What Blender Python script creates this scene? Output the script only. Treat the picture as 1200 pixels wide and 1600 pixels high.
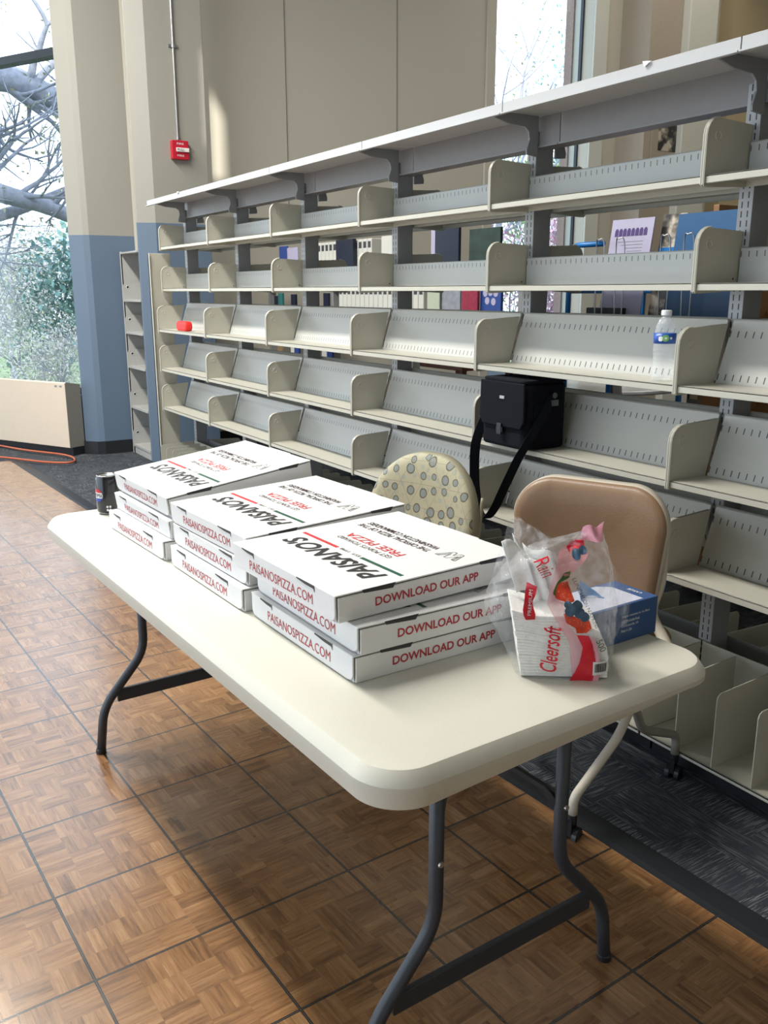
import bpy, bmesh, math, random
from mathutils import Vector, Matrix, noise
random.seed(7)
S = bpy.context.scene
for o in list(bpy.data.objects): bpy.data.objects.remove(o)
COL = S.collection

# ------------------------------------------------------------------ camera
PITCH, YAW, ROLL, CH, FPX = 0.24548, -0.55716, -0.00093, 1.38162, 1376.48
fwd = Vector((math.cos(YAW)*math.cos(PITCH), math.sin(YAW)*math.cos(PITCH), -math.sin(PITCH)))
rgt = Vector((math.sin(YAW), -math.cos(YAW), 0.0)); upv = rgt.cross(fwd)
r2 = rgt*math.cos(ROLL)+upv*math.sin(ROLL); u2 = -rgt*math.sin(ROLL)+upv*math.cos(ROLL)
cam_d = bpy.data.cameras.new('camera'); cam = bpy.data.objects.new('camera', cam_d); COL.objects.link(cam)
mw = Matrix((r2, u2, -fwd)).transposed().to_4x4(); mw.translation = (0, 0, CH); cam.matrix_world = mw
cam_d.sensor_fit = 'VERTICAL'; cam_d.sensor_height = 32.0; cam_d.lens = FPX/1600*32.0
cam_d.clip_start = .05; cam_d.clip_end = 400
S.camera = cam
# ------------------------------------------------------------------ colour management, world, lights
S.view_settings.view_transform = 'Standard'; S.view_settings.look = 'None'
S.view_settings.exposure = -0.12; S.view_settings.gamma = 1.0; S.view_settings.use_curve_mapping = False
W = bpy.data.worlds.new('world'); S.world = W; W.use_nodes = True
wn = W.node_tree.nodes; bg = wn['Background']; bg.inputs[0].default_value = (.78, .9, 1, 1); bg.inputs[1].default_value = 3.7

def area(name, loc, rot, sx, sy, power, col):
    l = bpy.data.lights.new(name, 'AREA'); l.shape = 'RECTANGLE'; l.size = sx; l.size_y = sy; l.energy = power; l.color = col
    o = bpy.data.objects.new(name, l); COL.objects.link(o); o.location = loc; o.rotation_euler = rot; return o
area('ceiling_strip_light', (4.9, .05, 5.0), (0, 0, 0), 4.6, .5, 600, (1, .965, .895))
area('left_window_daylight', (4.0, 3.9, 1.75), (math.radians(-90), 0, 0), 9, 3.2, 240, (.66, .82, 1))
area('far_fill_light', (4.5, -8.0, 5.2), (0, 0, 0), 6, 3, 95, (1, .92, .78))  # unseen area lamp added as fill for the room behind the shelving
sunl = bpy.data.lights.new('sun', 'SUN'); sunl.energy = 5.5; sunl.angle = .01; sunl.color = (1, .94, .82)
sun = bpy.data.objects.new('sun', sunl); COL.objects.link(sun)
SD = Vector((1, -.45, -.24)).normalized(); sun.rotation_euler = (-SD).to_track_quat('Z', 'Y').to_euler()

# ------------------------------------------------------------------ material helpers
class NT:
    def __init__(s, name):
        s.m = bpy.data.materials.new(name); s.m.use_nodes = True; s.t = s.m.node_tree
        s.b = s.t.nodes['Principled BSDF']; s.out = s.t.nodes['Material Output']
    def n(s, typ, **k):
        x = s.t.nodes.new(typ)
        for a, v in k.items(): setattr(x, a, v)
        return x
    def put(s, sock, v):
        if isinstance(v, bpy.types.NodeSocket): s.t.links.new(v, sock)
        else: sock.default_value = v
    def M(s, op, a, b=0.0, c=0.0):
        x = s.n('ShaderNodeMath', operation=op); s.put(x.inputs[0], a); s.put(x.inputs[1], b); s.put(x.inputs[2], c); return x.outputs[0]
    def xyz(s, kind='Object'):
        tc = s.n('ShaderNodeTexCoord'); sp = s.n('ShaderNodeSeparateXYZ'); s.t.links.new(tc.outputs[kind], sp.inputs[0])
        return tc.outputs[kind], sp.outputs[0], sp.outputs[1], sp.outputs[2]
    def comb(s, a, b, c=0.0):
        x = s.n('ShaderNodeCombineXYZ'); s.put(x.inputs[0], a); s.put(x.inputs[1], b); s.put(x.inputs[2], c); return x.outputs[0]
    def noise(s, vec, scale, detail=3, rough=.5):
        x = s.n('ShaderNodeTexNoise'); s.put(x.inputs['Vector'], vec); x.inputs['Scale'].default_value = scale
        x.inputs['Detail'].default_value = detail; x.inputs['Roughness'].default_value = rough; return x.outputs[0]
    def white(s, vec):
        x = s.n('ShaderNodeTexWhiteNoise'); s.put(x.inputs['Vector'], vec); return x.outputs[0]
    def mix(s, f, a, b):
        x = s.n('ShaderNodeMix', data_type='RGBA'); s.put(x.inputs[0], f)
        for i, v in ((6, a), (7, b)):
            if isinstance(v, tuple): v = (*v[:3], 1)
            s.put(x.inputs[i], v)
        return x.outputs[2]
    def ramp(s, f, pts):
        x = s.n('ShaderNodeValToRGB'); s.put(x.inputs[0], f); e = x.color_ramp.elements
        while len(e) < len(pts): e.new(.5)
        for i, (p, c) in enumerate(pts): e[i].position = p; e[i].color = (*c, 1)
        return x.outputs[0]
    def bump(s, h, strength=.2, dist=.002):
        x = s.n('ShaderNodeBump'); x.inputs['Strength'].default_value = strength; x.inputs['Distance'].default_value = dist
        s.put(x.inputs['Height'], h); s.t.links.new(x.outputs[0], s.b.inputs['Normal'])
    def color(s, v): s.put(s.b.inputs['Base Color'], (*v[:3], 1) if isinstance(v, tuple) else v)
    def inrange(s, v, lo, hi): return s.M('MULTIPLY', s.M('GREATER_THAN', v, lo), s.M('LESS_THAN', v, hi))

def plain(name, col, rough=.5, metal=0.0, var=.04, scale=25, bump=0.0, coat=0.0, sheen=0.0):
    t = NT(name); vec, x, y, z = t.xyz()
    nz = t.noise(vec, scale, 4)
    d = tuple(c*(1-var*2) for c in col); l = tuple(min(1, c*(1+var)) for c in col)
    t.color(t.mix(nz, d, l)); t.b.inputs['Roughness'].default_value = rough; t.b.inputs['Metallic'].default_value = metal
    if coat: t.b.inputs['Coat Weight'].default_value = coat
    if sheen: t.b.inputs['Sheen Weight'].default_value = sheen
    if bump: t.bump(t.noise(vec, scale*8, 2), bump, .002)
    return t.m

MT = {}
def mat(k, *a, **kw):
    if k not in MT: MT[k] = plain(k, *a, **kw)
    return MT[k]

# paint used on the walls: cream above, slate blue wainscot below
def wall_paint(name, split, cream=(.31, .305, .27)):
    t = NT(name); vec, x, y, z = t.xyz()
    f = t.M('LESS_THAN', z, split)
    nz = t.noise(vec, 3, 3)
    c1 = t.mix(nz, tuple(v*.96 for v in cream), cream)
    c2 = t.mix(nz, (.105, .155, .225), (.12, .17, .24))
    t.color(t.mix(f, c1, c2)); t.b.inputs['Roughness'].default_value = .55
    t.bump(t.noise(vec, 260, 2), .15, .001); return t.m
PAINT = wall_paint('wall_paint', 1.84)  # cream darkened here to offset the strip lamp on the pillar
PAINT_B = wall_paint('column_paint', 1.91)
CREAM = wall_paint('lightened_cream_paint', -5, (.60, .575, .50))  # same cream lightened, brightness put into colour where the strip lamp misses
YELLOW = wall_paint('warm_paint', -5, (.60, .50, .33))
WHITEP = wall_paint('white_paint', -5, (.66, .67, .62))
CEIL = mat('ceiling_white', (.55, .54, .51), .8)
BLACKB = mat('black_rubber', (.012, .014, .018), .5)

def parquet():
    t = NT('parquet'); vec, x, y, z = t.xyz(); s = .31
    bs = s/4; ns = 3
    bx = t.M('FLOOR', t.M('DIVIDE', x, bs)); by = t.M('FLOOR', t.M('DIVIDE', y, bs))
    par = t.M('MODULO', t.M('ABSOLUTE', t.M('ADD', bx, by)), 2.0)
    rb = t.M('GREATER_THAN', t.white(t.comb(bx, by, 7.0)), .70)
    par = t.M('ABSOLUTE', t.M('SUBTRACT', t.M('GREATER_THAN', par, .5), rb))
    ux = t.M('DIVIDE', x, bs/ns); uy = t.M('DIVIDE', y, bs/ns)
    def sel(a, b):  # par ? a : b
        return t.M('ADD', t.M('MULTIPLY', par, a), t.M('MULTIPLY', t.M('SUBTRACT', 1.0, par), b))
    across = sel(ux, uy)
    sid = t.M('FLOOR', across); fr = t.M('FRACT', across)
    idv = t.comb(sel(sid, t.M('ADD', bx, 31.0)), sel(by, sid), par)
    idv = t.comb(sid, t.M('ADD', bx, t.M('MULTIPLY', by, 17.3)), par)
    rnd = t.white(idv)
    along = sel(y, x); acr = sel(x, y)
    gv = t.comb(t.M('MULTIPLY', along, 9.0), t.M('ADD', t.M('MULTIPLY', acr, 95.0), t.M('MULTIPLY', rnd, 60.0)), t.M('MULTIPLY', rnd, 30.0))
    gr = t.noise(gv, 1.0, 6, .65)
    v = t.M('ADD', t.M('MULTIPLY', rnd, .20), t.M('MULTIPLY', gr, .90))
    col = t.ramp(v, [(.34, (.105, .048, .018)), (.48, (.20, .095, .037)), (.62, (.27, .138, .056)), (.82, (.38, .22, .105))])
    line = t.M('LESS_THAN', t.M('MINIMUM', fr, t.M('SUBTRACT', 1.0, fr)), .025)
    col = t.mix(t.M('MULTIPLY', line, .45), col, (.05, .025, .012))
    fx = t.M('FRACT', t.M('DIVIDE', x, s)); fy = t.M('FRACT', t.M('DIVIDE', y, s))
    ex = t.M('MINIMUM', fx, t.M('SUBTRACT', 1.0, fx)); ey = t.M('MINIMUM', fy, t.M('SUBTRACT', 1.0, fy))
    e = t.M('MINIMUM', ex, ey)
    seam = t.M('LESS_THAN', e, .0105); glint = t.M('LESS_THAN', e, .0012)  # thin lighter line paints a metallic glint along the black seams
    col = t.mix(seam, col, (.012, .012, .014)); col = t.mix(glint, col, (.11, .10, .09))
    t.color(col)
    r = t.M('ADD', .2, t.M('MULTIPLY', t.noise(vec, 7, 3), .16)); t.put(t.b.inputs['Roughness'], r)
    t.b.inputs['Coat Weight'].default_value = .85; t.b.inputs['Coat Roughness'].default_value = .2
    t.bump(t.M('SUBTRACT', t.M('MULTIPLY', gr, .25), seam), .35, .0015); return t.m
def carpet(name, base, lite, k=1.0):
    t = NT(name); vec, x, y, z = t.xyz()
    st = t.noise(t.comb(t.M('MULTIPLY', x, 12*k), t.M('MULTIPLY', y, 260*k)), 1.0, 2)
    st2 = t.noise(t.comb(t.M('MULTIPLY', x, 260*k), t.M('MULTIPLY', y, 12*k)), 1.0, 2)
    cell = t.n('ShaderNodeTexVoronoi', distance='CHEBYCHEV'); t.put(cell.inputs['Vector'], vec); cell.inputs['Scale'].default_value = 11*k
    big = t.M('GREATER_THAN', t.white(t.comb(t.M('FLOOR', t.M('MULTIPLY', x, 9*k)), t.M('FLOOR', t.M('MULTIPLY', y, 9*k)))), .5)
    s = t.M('ADD', t.M('MULTIPLY', big, st), t.M('MULTIPLY', t.M('SUBTRACT', 1.0, big), st2))
    s = t.M('GREATER_THAN', s, .55)
    s = t.M('MULTIPLY', s, t.M('ADD', .3, t.M('MULTIPLY', t.white(cell.outputs['Position']), .7)))
    f = t.noise(vec, 420, 2)
    c = t.mix(f, tuple(b*.6 for b in base), tuple(b*1.5 for b in base)); t.color(t.mix(s, c, lite))
    t.b.inputs['Roughness'].default_value = .95; t.b.inputs['Specular IOR Level'].default_value = .15; t.bump(f, .6, .003); return t.m
CARPET = carpet('carpet', (.036, .041, .050), (.15, .16, .165))
PARQUET = parquet()

# shelving paints
BEIGE = mat('beige_enamel', (.46, .45, .385), .36, var=.02)
GREYM = mat('grey_enamel', (.24, .25, .265), .42, var=.02)
CANM = mat('canopy_enamel', (.44, .45, .46), .42, var=.02)
def plate_mat(name, base, rows, pitch=.0254, w=.0036):
    t = NT(name); vec, x, y, z = t.xyz()
    d = t.M('LESS_THAN', t.M('ABSOLUTE', t.M('SUBTRACT', t.M('MODULO', x, pitch), pitch/2)), w/2)
    rr = None
    for lo, hi in rows:
        q = t.inrange(z, lo, hi); rr = q if rr is None else t.M('MAXIMUM', rr, q)
    t.color(t.mix(t.M('MULTIPLY', d, rr), base, (.06, .065, .07))); t.b.inputs['Roughness'].default_value = .4; return t.m
PL_TILT = plate_mat('slotted_enamel', (.50, .50, .47), [(.028, .046), (.148, .166)])
PL_FLAT = plate_mat('notched_enamel', (.46, .47, .46), [(.092, .108)], w=.003)
def slotted_post():
    t = NT('slotted_post'); vec, x, y, z = t.xyz()
    dz = t.M('LESS_THAN', t.M('ABSOLUTE', t.M('SUBTRACT', t.M('MODULO', t.M('ADD', z, 1.0), .0254), .0127)), .0085)
    dx = t.M('LESS_THAN', t.M('ABSOLUTE', t.M('SUBTRACT', t.M('ABSOLUTE', x), .010)), .0022)
    fy = t.M('GREATER_THAN', t.M('ABSOLUTE', y), .0405)
    f = t.M('MULTIPLY', t.M('MULTIPLY', dx, dz), fy)
    c = t.mix(fy, (.24, .25, .265), (.36, .37, .38))
    t.color(t.mix(f, c, (.01, .01, .012))); t.b.inputs['Roughness'].default_value = .42; return t.m
POST = slotted_post()

# ------------------------------------------------------------------ mesh helpers
class MB:
    def __init__(s): s.v = []; s.f = []
    def add(s, vs, fs, M=None):
        o = len(s.v)
        s.v += [tuple(M @ Vector(v)) if M else tuple(v) for v in vs]; s.f += [tuple(i+o for i in f) for f in fs]; return s
    def box(s, x0, x1, y0, y1, z0, z1, M=None):
        vs = [(x0,y0,z0),(x1,y0,z0),(x1,y1,z0),(x0,y1,z0),(x0,y0,z1),(x1,y0,z1),(x1,y1,z1),(x0,y1,z1)]
        return s.add(vs, [(0,3,2,1),(4,5,6,7),(0,1,5,4),(1,2,6,5),(2,3,7,6),(3,0,4,7)], M)
    def prism(s, poly, a, b, fn, M=None):   # poly of 2D points, extruded from a to b; fn(p,q,t)->xyz
        n = len(poly); vs = [fn(p, q, a) for p, q in poly]+[fn(p, q, b) for p, q in poly]
        fs = [tuple(range(n))[::-1], tuple(range(n, 2*n))]+[(i, (i+1) % n, n+(i+1) % n, n+i) for i in range(n)]
        return s.add(vs, fs, M)
    def tube(s, path, r, seg=12, caps=True):
        P = [Vector(p) for p in path]; n = len(P); rs = r if isinstance(r, (list, tuple)) else [r]*n
        t0 = (P[1]-P[0]).normalized(); up = Vector((0, 0, 1)) if abs(t0.z) < .9 else Vector((1, 0, 0))
        nx = t0.cross(up).normalized(); vs = []
        for i in range(n):
            a = P[max(i-1, 0)]; b = P[min(i+1, n-1)]; t = (b-a).normalized()
            nx = (nx - t*nx.dot(t)).normalized(); ny = t.cross(nx)
            for k in range(seg):
                an = 2*math.pi*k/seg; vs.append(P[i]+(nx*math.cos(an)+ny*math.sin(an))*rs[i])
        fs = [(i*seg+k, i*seg+(k+1) % seg, (i+1)*seg+(k+1) % seg, (i+1)*seg+k) for i in range(n-1) for k in range(seg)]
        if caps: fs += [tuple(range(seg))[::-1], tuple((n-1)*seg+k for k in range(seg))]
        return s.add(vs, fs)
    def lathe(s, prof, seg=32, M=None, c=(0, 0, 0)):
        vs = [(c[0]+r*math.cos(2*math.pi*k/seg), c[1]+r*math.sin(2*math.pi*k/seg), c[2]+z) for r, z in prof for k in range(seg)]
        n = len(prof); fs = [(i*seg+k, i*seg+(k+1) % seg, (i+1)*seg+(k+1) % seg, (i+1)*seg+k) for i in range(n-1) for k in range(seg)]
        fs += [tuple(range(seg))[::-1], tuple((n-1)*seg+k for k in range(seg))]
        return s.add(vs, fs, M)
    def ball(s, c, r, sx=1, sy=1, sz=1, a=12, b=8):
        pr = [(max(1e-4, math.sin(math.pi*i/b)), -math.cos(math.pi*i/b)) for i in range(b+1)]
        return s.lathe(pr, a, Matrix.Translation(c) @ Matrix.Diagonal((r*sx, r*sy, r*sz, 1)))
    def build(s, name, m, parent=None, smooth=False, bevel=0, seg=2, loc=None):
        me = bpy.data.meshes.new(name); me.from_pydata(s.v, [], s.f); me.materials.append(m)
        bm = bmesh.new(); bm.from_mesh(me); bmesh.ops.recalc_face_normals(bm, faces=bm.faces); bm.to_mesh(me); bm.free()
        o = bpy.data.objects.new(name, me); COL.objects.link(o)
        if parent: o.parent = parent
        if loc: o.location = loc
        if smooth: me.shade_smooth()
        if bevel:
            b = o.modifiers.new('bevel', 'BEVEL'); b.width = bevel; b.segments = seg; b.limit_method = 'ANGLE'; b.angle_limit = math.radians(40)
        return o
def smooth_path(pts, n=6):
    P = [Vector(p) for p in pts]; out = []
    for i in range(len(P)-1):
        p0 = P[max(i-1, 0)]; p1 = P[i]; p2 = P[i+1]; p3 = P[min(i+2, len(P)-1)]
        for k in range(n):
            t = k/n; out.append(.5*((2*p1)+(p2-p0)*t+(2*p0-5*p1+4*p2-p3)*t*t+(3*p1-p0-3*p2+p3)*t**3))
    return out+[P[-1]]
def fillet(pts, r=.04, n=5):
    P = [Vector(p) for p in pts]; out = [P[0]]
    for i in range(1, len(P)-1):
        a = (P[i-1]-P[i]); b = (P[i+1]-P[i]); ra = min(r, a.length*.45, b.length*.45); a = P[i]+a.normalized()*ra; b = P[i]+b.normalized()*ra
        for k in range(n+1):
            t = k/n; out.append((1-t)**2*a+2*t*(1-t)*P[i]+t*t*b)
    return out+[P[-1]]
def rrect(w, h, r, n=6, cx=0, cy=0):
    o = []
    for (sx, sy, a0) in ((1, 1, 0), (-1, 1, 90), (-1, -1, 180), (1, -1, 270)):
        for k in range(n+1):
            a = math.radians(a0+90*k/n); o.append((cx+sx*(w/2-r)+r*math.cos(a), cy+sy*(h/2-r)+r*math.sin(a)))
    return o
def thing(name, label, cat, loc=(0, 0, 0), rz=0, group=None, rot=None):
    o = bpy.data.objects.new(name, None); COL.objects.link(o); o.empty_display_size = .05
    o.location = loc; o.rotation_euler = rot if rot else (0, 0, rz); return tag(o, label, cat, group)
def tag(o, label=None, cat=None, group=None, kind=None):
    if label: o['label'] = label
    if cat: o['category'] = cat
    if group: o['group'] = group
    if kind: o['kind'] = kind
    return o
def struct(o): o['kind'] = 'structure'; return o
KIDS = {}
def copy_tree(o, parent=None):
    c = o.copy(); COL.objects.link(c)
    if parent: c.parent = parent
    for ch in [x for x in bpy.data.objects if x.parent == o]: copy_tree(ch, c)
    return c
def text_pts(s, size=1.0, shear=0.0, bold=0.0, align='CENTER', sx=1.0, spacing=1.0, res=3):
    cu = bpy.data.curves.new('txt', 'FONT'); cu.body = s; cu.size = size; cu.shear = shear; cu.offset = bold; cu.align_x = align
    cu.align_y = 'CENTER'; cu.resolution_u = res; cu.space_character = spacing
    o = bpy.data.objects.new('txt', cu); COL.objects.link(o); dg = bpy.context.evaluated_depsgraph_get()
    me = bpy.data.meshes.new_from_object(o.evaluated_get(dg)); bpy.data.objects.remove(o); bpy.data.curves.remove(cu)
    vs = [(v.co.x*sx, v.co.y) for v in me.vertices]; fs = [tuple(p.vertices) for p in me.polygons]; bpy.data.meshes.remove(me)
    return vs, fs
def lettering(s, width, height, fn, m, parent, name='lettering', shear=0.0, bold=0.0, spacing=1.0, label=None):
    vs, fs = text_pts(s, 1.0, shear, bold, spacing=spacing)
    xs = [v[0] for v in vs]; ys = [v[1] for v in vs]; x0, x1, y0, y1 = min(xs), max(xs), min(ys), max(ys)
    P = [fn(((x-x0)/(x1-x0)-.5)*width, ((y-y0)/(y1-y0)-.5)*height) for x, y in vs]
    me = bpy.data.meshes.new(name); me.from_pydata([tuple(p) for p in P], [], fs); me.materials.append(m)
    o = bpy.data.objects.new(name, me); COL.objects.link(o); o.parent = parent
    if label: o['label'] = label
    return o
RED = mat('red_ink', (.42, .02, .035), .55); BLACKINK = mat('black_ink', (.02, .02, .022), .5); GREENINK = mat('green_ink', (.01, .09, .05), .5)
BROWNINK = mat('dark_brown_ink', (.05, .025, .03), .5); REDBAR = mat('bright_red_ink', (.6, .03, .04), .5); WHITEINK = mat('white_ink', (.8, .8, .82), .5)
BLACKM = mat('black_metal', (.012, .013, .016), .4)

# ================================================================== STRUCTURE
ZC = -.012
fl = MB().box(-3.2, 14, -13.2, 4.2, -.1, ZC).build('floor', CARPET); struct(fl)
PHI = .0534; GX, GY = 4.1251, -.7892
cph, sph = math.cos(PHI), math.sin(PHI)
def grid(a, b, z=0): return Vector((GX+a*cph-b*sph, GY+a*sph+b*cph, z))
# right edge of the wooden tiles:  Y = Yc + X tan(phi)
b_right = (-1.6317+GX*math.tan(PHI)-GY)*cph
pf = MB().box(-7.3, 12*.31, b_right+.02, 16*.31, -.012, 0).build('parquet_panel_floor', PARQUET)
pf.location = (GX, GY, 0); pf.rotation_euler = (0, 0, PHI)
tag(pf, 'portable wood parquet floor laid in square black-seamed tiles over carpet', 'parquet floor')
e = MB(); e.prism([(0, -.012), (-.075, -.0115), (-.075, -.010), (0, .002), (.022, .002), (.022, -.012)], -7.3, 12*.31, lambda p, q, t: (t, b_right+p, q))
e.build('edge_ramp', BLACKB, pf)['label'] = 'black rubber edge ramp'

def wallbox(name, x0, x1, y0, y1, z0, z1, m=PAINT): return struct(MB().box(x0, x1, y0, y1, z0, z1).build(name, m))
CZ = 6.0
XW = 7.83
# far wall with tall window
wy0, wy1 = -7.59, -6.22
far = MB(); far.box(XW, XW+.3, wy1, -2.35, ZC, CZ); far.box(XW, XW+.3, -13.2, wy0, ZC, CZ); far.box(XW, XW+.3, wy0, wy1, ZC, .35); far.box(XW, XW+.3, wy0, wy1, 5.2, CZ)
struct(far.build('wall_far', CREAM))
jm = mat('panel_joint', (.25, .24, .21), .7)
for i, yy in enumerate((-3.835, -5.03)):
    struct(MB().box(XW-.004, XW+.01, yy-.004, yy+.004, 1.85, CZ).build('trim_%d' % (i+1), jm))
# pillar with chamfer beside the left window
G = Vector((7.945, -1.84)); DR = Vector((.879, .476)).normalized(); NW = Vector((-DR.y, DR.x))   # NW points into the room
pil = MB(); poly = [(7.85, -1.935), (7.945, -1.84), (8.25, -1.84+.305*DR.y/DR.x-.02), (8.25, -2.6), (7.80, -2.6), (7.80, -1.99)]
pil.prism([(7.8295, -1.98), (7.85, -1.935), (7.945, -1.84), (8.088, -2.104), (8.088, -2.36), (7.8295, -2.36)], ZC, CZ, lambda p, q, t: (p, q, t))
struct(pil.build('wall_window_pillar', PAINT))
# free pilaster beside the bookcase end
colp = [(7.235, -2.205), (7.17, -2.34), (7.17, -2.80), (7.29, -2.80), (7.29, -2.22)]
struct(MB().prism(colp, ZC, CZ, lambda p, q, t: (p, q, t)).build('wall_pilaster', PAINT_B, bevel=.006))
# link between pilaster and the far wall, low behind the shelves
# angled window wall going away to the left
def wl(s, d, z): p = G+DR*s-NW*d; return (p.x, p.y, z)
ww = MB()
LW = 7.5
ww.prism([(0, ZC), (LW, ZC), (LW, .5), (0, .5)], .0, .25, lambda p, q, t: wl(p+.02, t, q))
ww.prism([(0, 5.1), (LW, 5.1), (LW, CZ), (0, CZ)], .0, .25, lambda p, q, t: wl(p+.02, t, q))
ww.prism([(2.6, .5), (2.9, .5), (2.9, 5.1), (2.6, 5.1)], .0, .25, lambda p, q, t: wl(p, t, q))
struct(ww.build('wall_window', PAINT))
# window frames + glass
FRM = mat('dark_bronze_frame', (.035, .042, .055), .4, .4)
def glassmat():
    t = NT('window_glass'); g = t.n('ShaderNodeBsdfGlossy'); g.inputs['Roughness'].default_value = .02
    tr = t.n('ShaderNodeBsdfTransparent'); tr.inputs[0].default_value = (.93, .97, 1, 1)
    fr = t.n('ShaderNodeLayerWeight'); fr.inputs[0].default_value = .5
    mx = t.n('ShaderNodeMixShader'); t.put(mx.inputs[0], t.M('ADD', .02, t.M('MULTIPLY', t.M('POWER', fr.outputs['Facing'], 5.0), .5))); t.t.links.new(tr.outputs[0], mx.inputs[1]); t.t.links.new(g.outputs[0], mx.inputs[2])
    t.t.links.new(mx.outputs[0], t.out.inputs[0]); t.t.nodes.remove(t.b); return t.m
GLASS = glassmat()
w1 = MB().prism([(0.0, .5), (2.6, .5), (2.6, 5.1), (0.0, 5.1)], .12, .13, lambda p, q, t: wl(p+.01, t, q)).build('window_1', GLASS); struct(w1)
fr = MB()
fr.prism([(0, 3.235), (2.6, 3.235), (2.6, 3.295), (0, 3.295)], .06, .16, lambda p, q, t: wl(p+.01, t, q))
fr.prism([(2.54, .5), (2.6, .5), (2.6, 5.1), (2.54, 5.1)], .06, .16, lambda p, q, t: wl(p, t, q))
fr.prism([(0, .5), (2.6, .5), (2.6, .56), (0, .56)], .06, .16, lambda p, q, t: wl(p+.01, t, q))
fr.build('window_mullion', FRM, w1)
w2 = MB().box(XW+.17, XW+.18, wy0, wy1, .35, 5.2).build('window_2', GLASS); struct(w2)
f2 = MB().box(XW+.12, XW+.2, wy1-.035, wy1, .35, 5.2).box(XW+.15, XW+.19, wy0, wy0+.02, .35, 5.2).box(XW+.12, XW+.2, wy0, wy1, .35, .41)
f2.build('window_mullion', FRM, w2)
struct(MB().box(XW-.03, XW, wy1, wy1+.11, 0, CZ).build('trim_3', CREAM, bevel=.004))
struct(MB().box(XW-.03, XW, wy0-.2, wy0, 0, CZ).build('trim_4', WHITEP, bevel=.004))
struct(MB().box(XW+.3, XW+.42, wy0-.3, wy0+.02, -1, CZ).build('wall_brick_reveal', mat('brick', (.42, .3, .26), .85, var=.2, scale=60)))
# right part of far wall: wood column, light column, warm wall
struct(MB().box(7.4, XW, -8.62, -8.02, ZC, CZ).build('wall_tan_column', mat('tan_panel', (.42, .36, .30), .6)))
struct(MB().box(7.3, XW, -8.98, -8.52, ZC, CZ).build('wall_white_column', WHITEP, bevel=.01))
struct(MB().box(7.62, XW, -13.2, -9.66, ZC, CZ).build('wall_warm', YELLOW))
# baseboards
struct(MB().prism([(7.8285, -1.98), (7.845, -1.925), (7.94, -1.832), (7.93, -1.822), (7.835, -1.915), (7.815, -1.98), (7.815, -2.4), (7.8285, -2.4)], ZC, .1, lambda p, q, t: (p, q, t)).build('baseboard_pillar', BLACKB))
struct(MB().box(XW-.015, XW, -13, -2.4, ZC, .1).build('baseboard_far', BLACKB))
# shell out of view
sp_ = Vector((XW, -3.12, 2.68)); k = (XW+3.05)/SD.x; q = sp_-SD*k   # slit added in the unseen back wall, shaped to throw a sun patch on the far wall
bw = MB(); hy, hz0, hz1 = .095, q.z-.33, q.z+.52
bw.box(-3.2, -3.05, -13.2, q.y-hy, ZC, CZ).box(-3.2, -3.05, q.y+hy, 4.2, ZC, CZ).box(-3.2, -3.05, q.y-hy, q.y+hy, ZC, hz0).box(-3.2, -3.05, q.y-hy, q.y+hy, hz1, CZ)
bw.prism([(q.y+hy, hz1+.01), (q.y+hy, hz1-.0), (q.y-hy, hz1-.34), (q.y-hy, hz1+.01)], -3.2, -3.05, lambda p, r, t: (t, p, r))
struct(bw.build('wall_back', CREAM))
wallbox('wall_left', -3.2, 11.2, 4.0, 4.2, ZC, CZ, CREAM)
wallbox('wall_right', -3.2, XW, -13.2, -13.0, ZC, CZ, YELLOW)
e1 = wl(2.9, 0, 0); e2 = wl(LW, 0, 0)
struct(MB().prism([(-3.2, -13.2), (XW+.3, -13.2), (XW+.3, -2.4), (8.35, -1.9), (e2[0]+.4, e2[1]+.1), (e2[0]-.2, 4.2), (-3.2, 4.2)], CZ, CZ+.15, lambda p, q_, t: (p, q_, t)).build('ceiling', CEIL))

# ================================================================== CONVECTOR under the left window
CVF = mat('convector_cream', (.66, .56, .45), .45, var=.02)
cv = thing('convector_heater', 'cream metal convector heater cabinet under the tall left window', 'heater')
B = Vector((7.865, -1.687)); cd = Vector((.879, .476)).normalized(); cn = Vector((cd.y, -cd.x))
def cvp(s, d, z): p = B+cd*s+cn*d; return (p.x, p.y, z)
MB().prism([(0, .06), (.163, .06), (.163, .60), (.015, .627), (0, .62)], .004, 2.4, lambda d, z, t: cvp(t, d, z)).build('cabinet', CVF, cv, bevel=.004)
MB().prism([(.03, ZC), (.163, ZC), (.163, .06), (.03, .06)], 0.0, 2.4, lambda d, z, t: cvp(t, d, z)).build('plinth', BLACKB, cv)
MB().prism([(.001, .061), (.163, .061), (.163, .60), (.015, .6265), (.001, .6195)], 0, .004, lambda d, z, t: cvp(t, d, z)).build('end_panel', mat('darker_end', (.25, .24, .21), .45), cv)  # thin sheet over the end, darker and greyer than the cream front
MB().prism([(-.002, .585), (0, .585), (0, .60), (-.002, .60)], .1, .13, lambda d, z, t: cvp(t, d, z)).prism([(-.002, .585), (0, .585), (0, .60), (-.002, .60)], .04, .07, lambda d, z, t: cvp(t, d, z)).build('badge', GREYM, cv)
cab = MB(); cab.tube(smooth_path([(8.8, -1.2, .005), (8.3, -1.38, .01), (7.85, -1.62, .012), (7.62, -1.66, .008), (7.45, -1.58, .012), (7.6, -1.4, .012), (8.0, -1.15, .012), (8.4, -.8, .012)], 8), .009, 8)
tag(cab.build('extension_cord', mat('orange_rubber', (.45, .10, .04), .5), smooth=True), 'orange-red extension cord looped on the floor before the heater', 'cord')

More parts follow.
